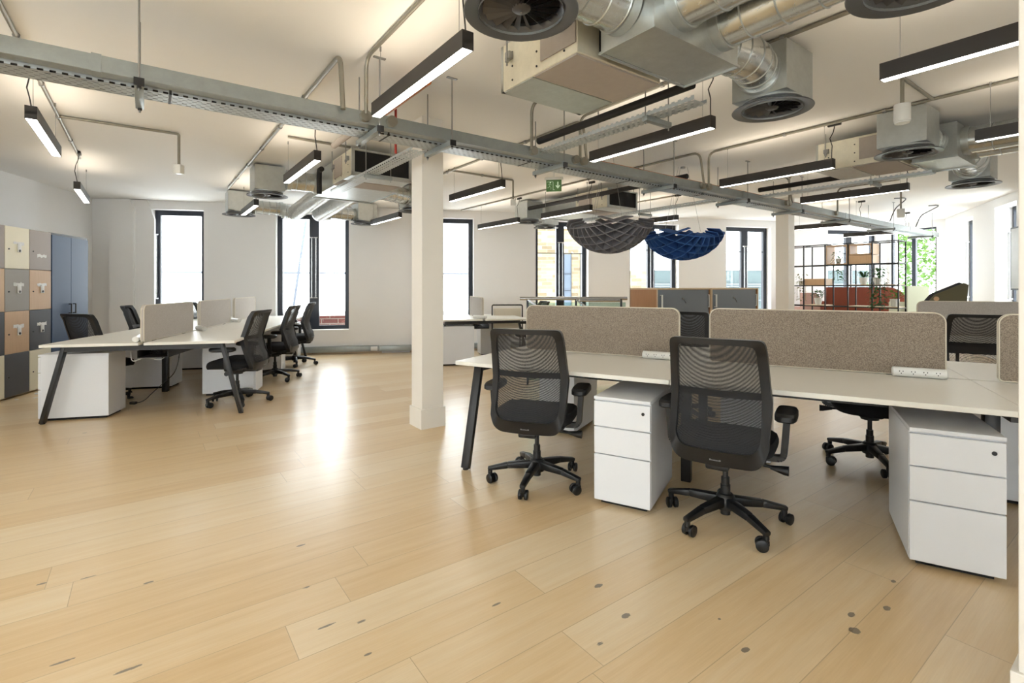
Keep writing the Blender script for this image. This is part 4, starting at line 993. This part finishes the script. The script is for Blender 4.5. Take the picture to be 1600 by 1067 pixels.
plant('fern in a white pot on the middle of the shelving', 3.5*B, 1.295, .18, 'fern', ML1, 1.3, 34)
plant('large trailing plant on the right part of the shelving', 4.2*B, 1.295, .0, 'trail', ML1, 1.25, 190)
plant('small bright green plant in white pot at shelving right end', 4.75*B, .895, .15, 'bush', ML2, 1.35, 90)
plant('low dark bush in white pot at the left of the shelving', 1.5*B, .895, .18, 'bush', ML1, 1.35, 100)
plant('olive twiggy plant at the extreme left of the shelving', 0.75*B, 1.28, .1, 'trail', ML3, .95, 70)
# ------------------------------------------------------------------ lounge furniture beyond
M_terra = fabric('terracotta_fabric', c8(112, 58, 44), c8(134, 74, 58)); M_sage = fabric('cream_green_fabric', c8(196, 198, 172), c8(216, 216, 194)); M_olive = fabric('olive_grey_fabric', c8(92, 90, 74), c8(124, 120, 100)); M_pinkf = fabric('dusty_pink_fabric', c8(176, 140, 128), c8(196, 160, 148))
def booth(name, label, x0, y0, L_, rot, zt, mat, r=.35, th=.09, depth=.75):
    t = thing(name, label, 'sofa', (x0, y0, 0), rot)
    P_ = [(0, .12), (0, zt)]
    for k in range(9): a = PI/2*k/8; P_.append((L_-r+r*math.sin(a), zt-r+r*math.cos(a)))
    P_.append((L_, .12)); obj('back_panel', MB().prism(P_, 0, th, 'y'), mat, t)
    obj('seat', MB().box(.05, L_-.05, th, th+depth, .2, .45, .04, 3), mat, t)
    obj('side_panel', MB().box(.0, .06, th, th+depth, .12, zt-.3, .02).box(L_-.06, L_, th, th+depth, .12, zt-.35, .02), mat, t)
    for x in (.1, L_-.1):
        for y in (th+depth-.06, .05): obj('leg', MB().cyl((x, y, 0), (x, y, .2), .015, 10), M_blackm, t)
    return t
booth('booth_sofa', 'terracotta high-backed booth sofa seen through the open shelving', 6.70, 10.62, 1.50, math.radians(-12), 1.24, M_terra, depth=.45)
booth('booth_sofa', 'dusty pink low sofa seen through the left part of the shelving', 6.22, 10.68, .40, math.radians(5), 1.12, M_pinkf, .15, depth=.4)
booth('booth_sofa', 'cream green high-backed sofa right of the open shelving', 7.33, 9.25, .36, math.radians(-8), 1.265, M_sage, .06, depth=.5)
t = thing('lounge_chair', 'olive wing lounge chair with sloping side and round wooden button', 'armchair', (6.67, 8.0, 0), math.radians(-40))
sh = [(0.03, .25), (0, 1.02), (.07, 1.12), (.42, 1.31), (.48, 1.28), (.40, .3)]
obj('wing_panel', MB().prism(sh, 0, .05, 'y'), M_olive, t)
obj('inner_shell', MB().prism([(a-.05, b+.012) for a, b in sh], .05, .12, 'y'), M_blackp, t)
obj('wing_panel', MB().prism(sh, .70, .75, 'y'), M_olive, t)
obj('seat', MB().box(.04, .40, .12, .70, .3, .48, .05, 3), M_olive, t)
obj('back_panel', MB().box(.36, .42, .12, .70, .3, 1.2, .03), M_olive, t)
obj('wooden_button', MB().cyl((.10, -.012, 1.06), (.10, 0, 1.06), .035, 20), M_oak, t)
for x in (.08, .36):
    for y in (.1, .65): obj('leg', MB().cyl((x, y, 0), (x, y, .3), .015, 10), M_blackm, t)
# small armchair with black tube frame behind the distant bench
t = thing('tube_armchair', 'beige armchair with black tube frame behind the distant small bench', 'armchair', (-.36, 9.05, 0), math.radians(4))
obj('tube_frame', MB().tube(arc([(.55, 0, 0), (.55, 0, .92), (0, 0, .92), (0, 0, 0)], .03), .012, 8).tube(arc([(.55, .5, 0), (.55, .5, .62), (0, .5, .62), (0, .5, 0)], .03), .012, 8), M_blackm, t)
obj('seat', MB().box(.03, .52, 0, .5, .36, .44, .02), M_pipe, t); obj('backrest', MB().box(.02, .53, .0, .05, .5, .86, .015), M_pipe, t)
# framed picture on the right wall
a_ = math.atan2(RD.y, RD.x); p = Vector(RW)+RD*.30
t = thing('framed_picture', 'dark-framed pale picture on the right wall', 'picture', (p.x, p.y, 1.2), a_+PI)
obj('picture_frame', MB().box(0, .75, 0, .03, 0, .025).box(0, .75, 0, .03, .935, .96).box(0, .025, 0, .03, .025, .935).box(.725, .75, 0, .03, .025, .935), M_frame, t, smooth=False)
obj('print', MB().box(.025, .725, .0, .012, .025, .935), plain('pale_print', c8(206, 208, 204), .4, var=.12, vs=5), t, smooth=False)
# ------------------------------------------------------------------ outdoors
tag(obj('brick_parapet', MB().box(1.0, 7.4, .95, 1.25, -1, .66), M_brick, None, (BW0[0], BW0[1], 0), BWA, smooth=False), 'red brick parapet outside the tall left windows', 'wall')
tag(obj('stone_coping', MB().box(.9, 7.5, .88, 1.32, .661, .74, .01), plain('stone_coping_mat', c8(196, 194, 190), .8), None, (BW0[0], BW0[1], 0), BWA), 'pale stone coping on the brick parapet outside', 'coping')
M_rail = plain('grey_steel_outdoors', c8(96, 104, 116), .6)
t = thing('glazed_canopy', 'pale slanted canopy bars outside the left windows', 'canopy', (BW0[0], BW0[1], 0), BWA)
for x in (-1.05, -.30, 2.05, 2.75, 5.65, 6.9): obj('rafter', MB().bar((x, 2.2, .75), (x+.36, 2.2, 3.4), .05, .05), M_rail, t, smooth=False)
obj('purlin', MB().box(-1.2, 7.6, 2.18, 2.22, 1.54, 1.585), M_rail, t, smooth=False); obj('purlin', MB().box(-.5, 7.6, 2.18, 2.22, 2.86, 2.89), M_rail, t, smooth=False)
t = thing('brick_building', 'pale yellow brick building seen through the middle windows', 'building', (.5, 18, 0))
obj('facade', MB().box(0, 3.4, 0, 4, -6, 3.35), M_ybrick, t, smooth=False); obj('wing', MB().box(3.4, 4.45, 0, 4, -6, 1.85), M_ybrick, t, smooth=False)
M_bluew = plain('blue_window_glass', c8(70, 80, 92), .3)
for x in (1.38, 1.98):
    f = obj('window', MB().box(x, x+.24, -.03, 0, .55, 2.42), M_bluew, t, smooth=False)
    obj('window_bars', MB().box(x-.02, x, -.05, 0, .5, 2.45).box(x+.24, x+.26, -.05, 0, .5, 2.45).box(x, x+.24, -.05, 0, 1.1, 1.13).box(x, x+.24, -.05, 0, 1.7, 1.73), M_frame, f, smooth=False)
t = thing('office_building', 'long low grey-green building on the skyline outside', 'building', (6.8, 25, 0))
obj('facade', MB().box(0, 12, 0, 6, -8, 2.08), plain('grey_green_facade', c8(66, 78, 80), .8, var=.25, vs=3), t, smooth=False)
for z in (.55, 1.25, 1.35): obj('rail', MB().box(0, 12, -.06, 0, z, z+.06), M_rail, t, smooth=False)
t = thing('leafy_tree', 'large bright green tree outside the right corner window', 'tree', (15.95, 18.6, -4))
obj('trunk', MB().tube([(0, 0, 0), (.1, 0, 2), (0, .1, 4.5)], .25, 12, True, [.3, .24, .15]), plain('bark', c8(90, 76, 60), .9), t)
mb = MB(); random.seed(11)
for k in range(8000):
    d = Vector((random.gauss(0, 1), random.gauss(0, 1), random.gauss(0, 1))).normalized(); rr = random.uniform(.55, 1)**.5
    p = Vector((d.x*2.3*rr, d.y*2.0*rr, 5.6+d.z*3.2*rr)); leaf(mb, p, Vector((random.uniform(-1, 1), random.uniform(-1, 1), random.uniform(-.5, .8))), .24, .15)
f = obj('foliage', mb, leafmat('tree_leaf', c8(112, 148, 74)), t, smooth=False, fix=False); f['kind'] = 'stuff'
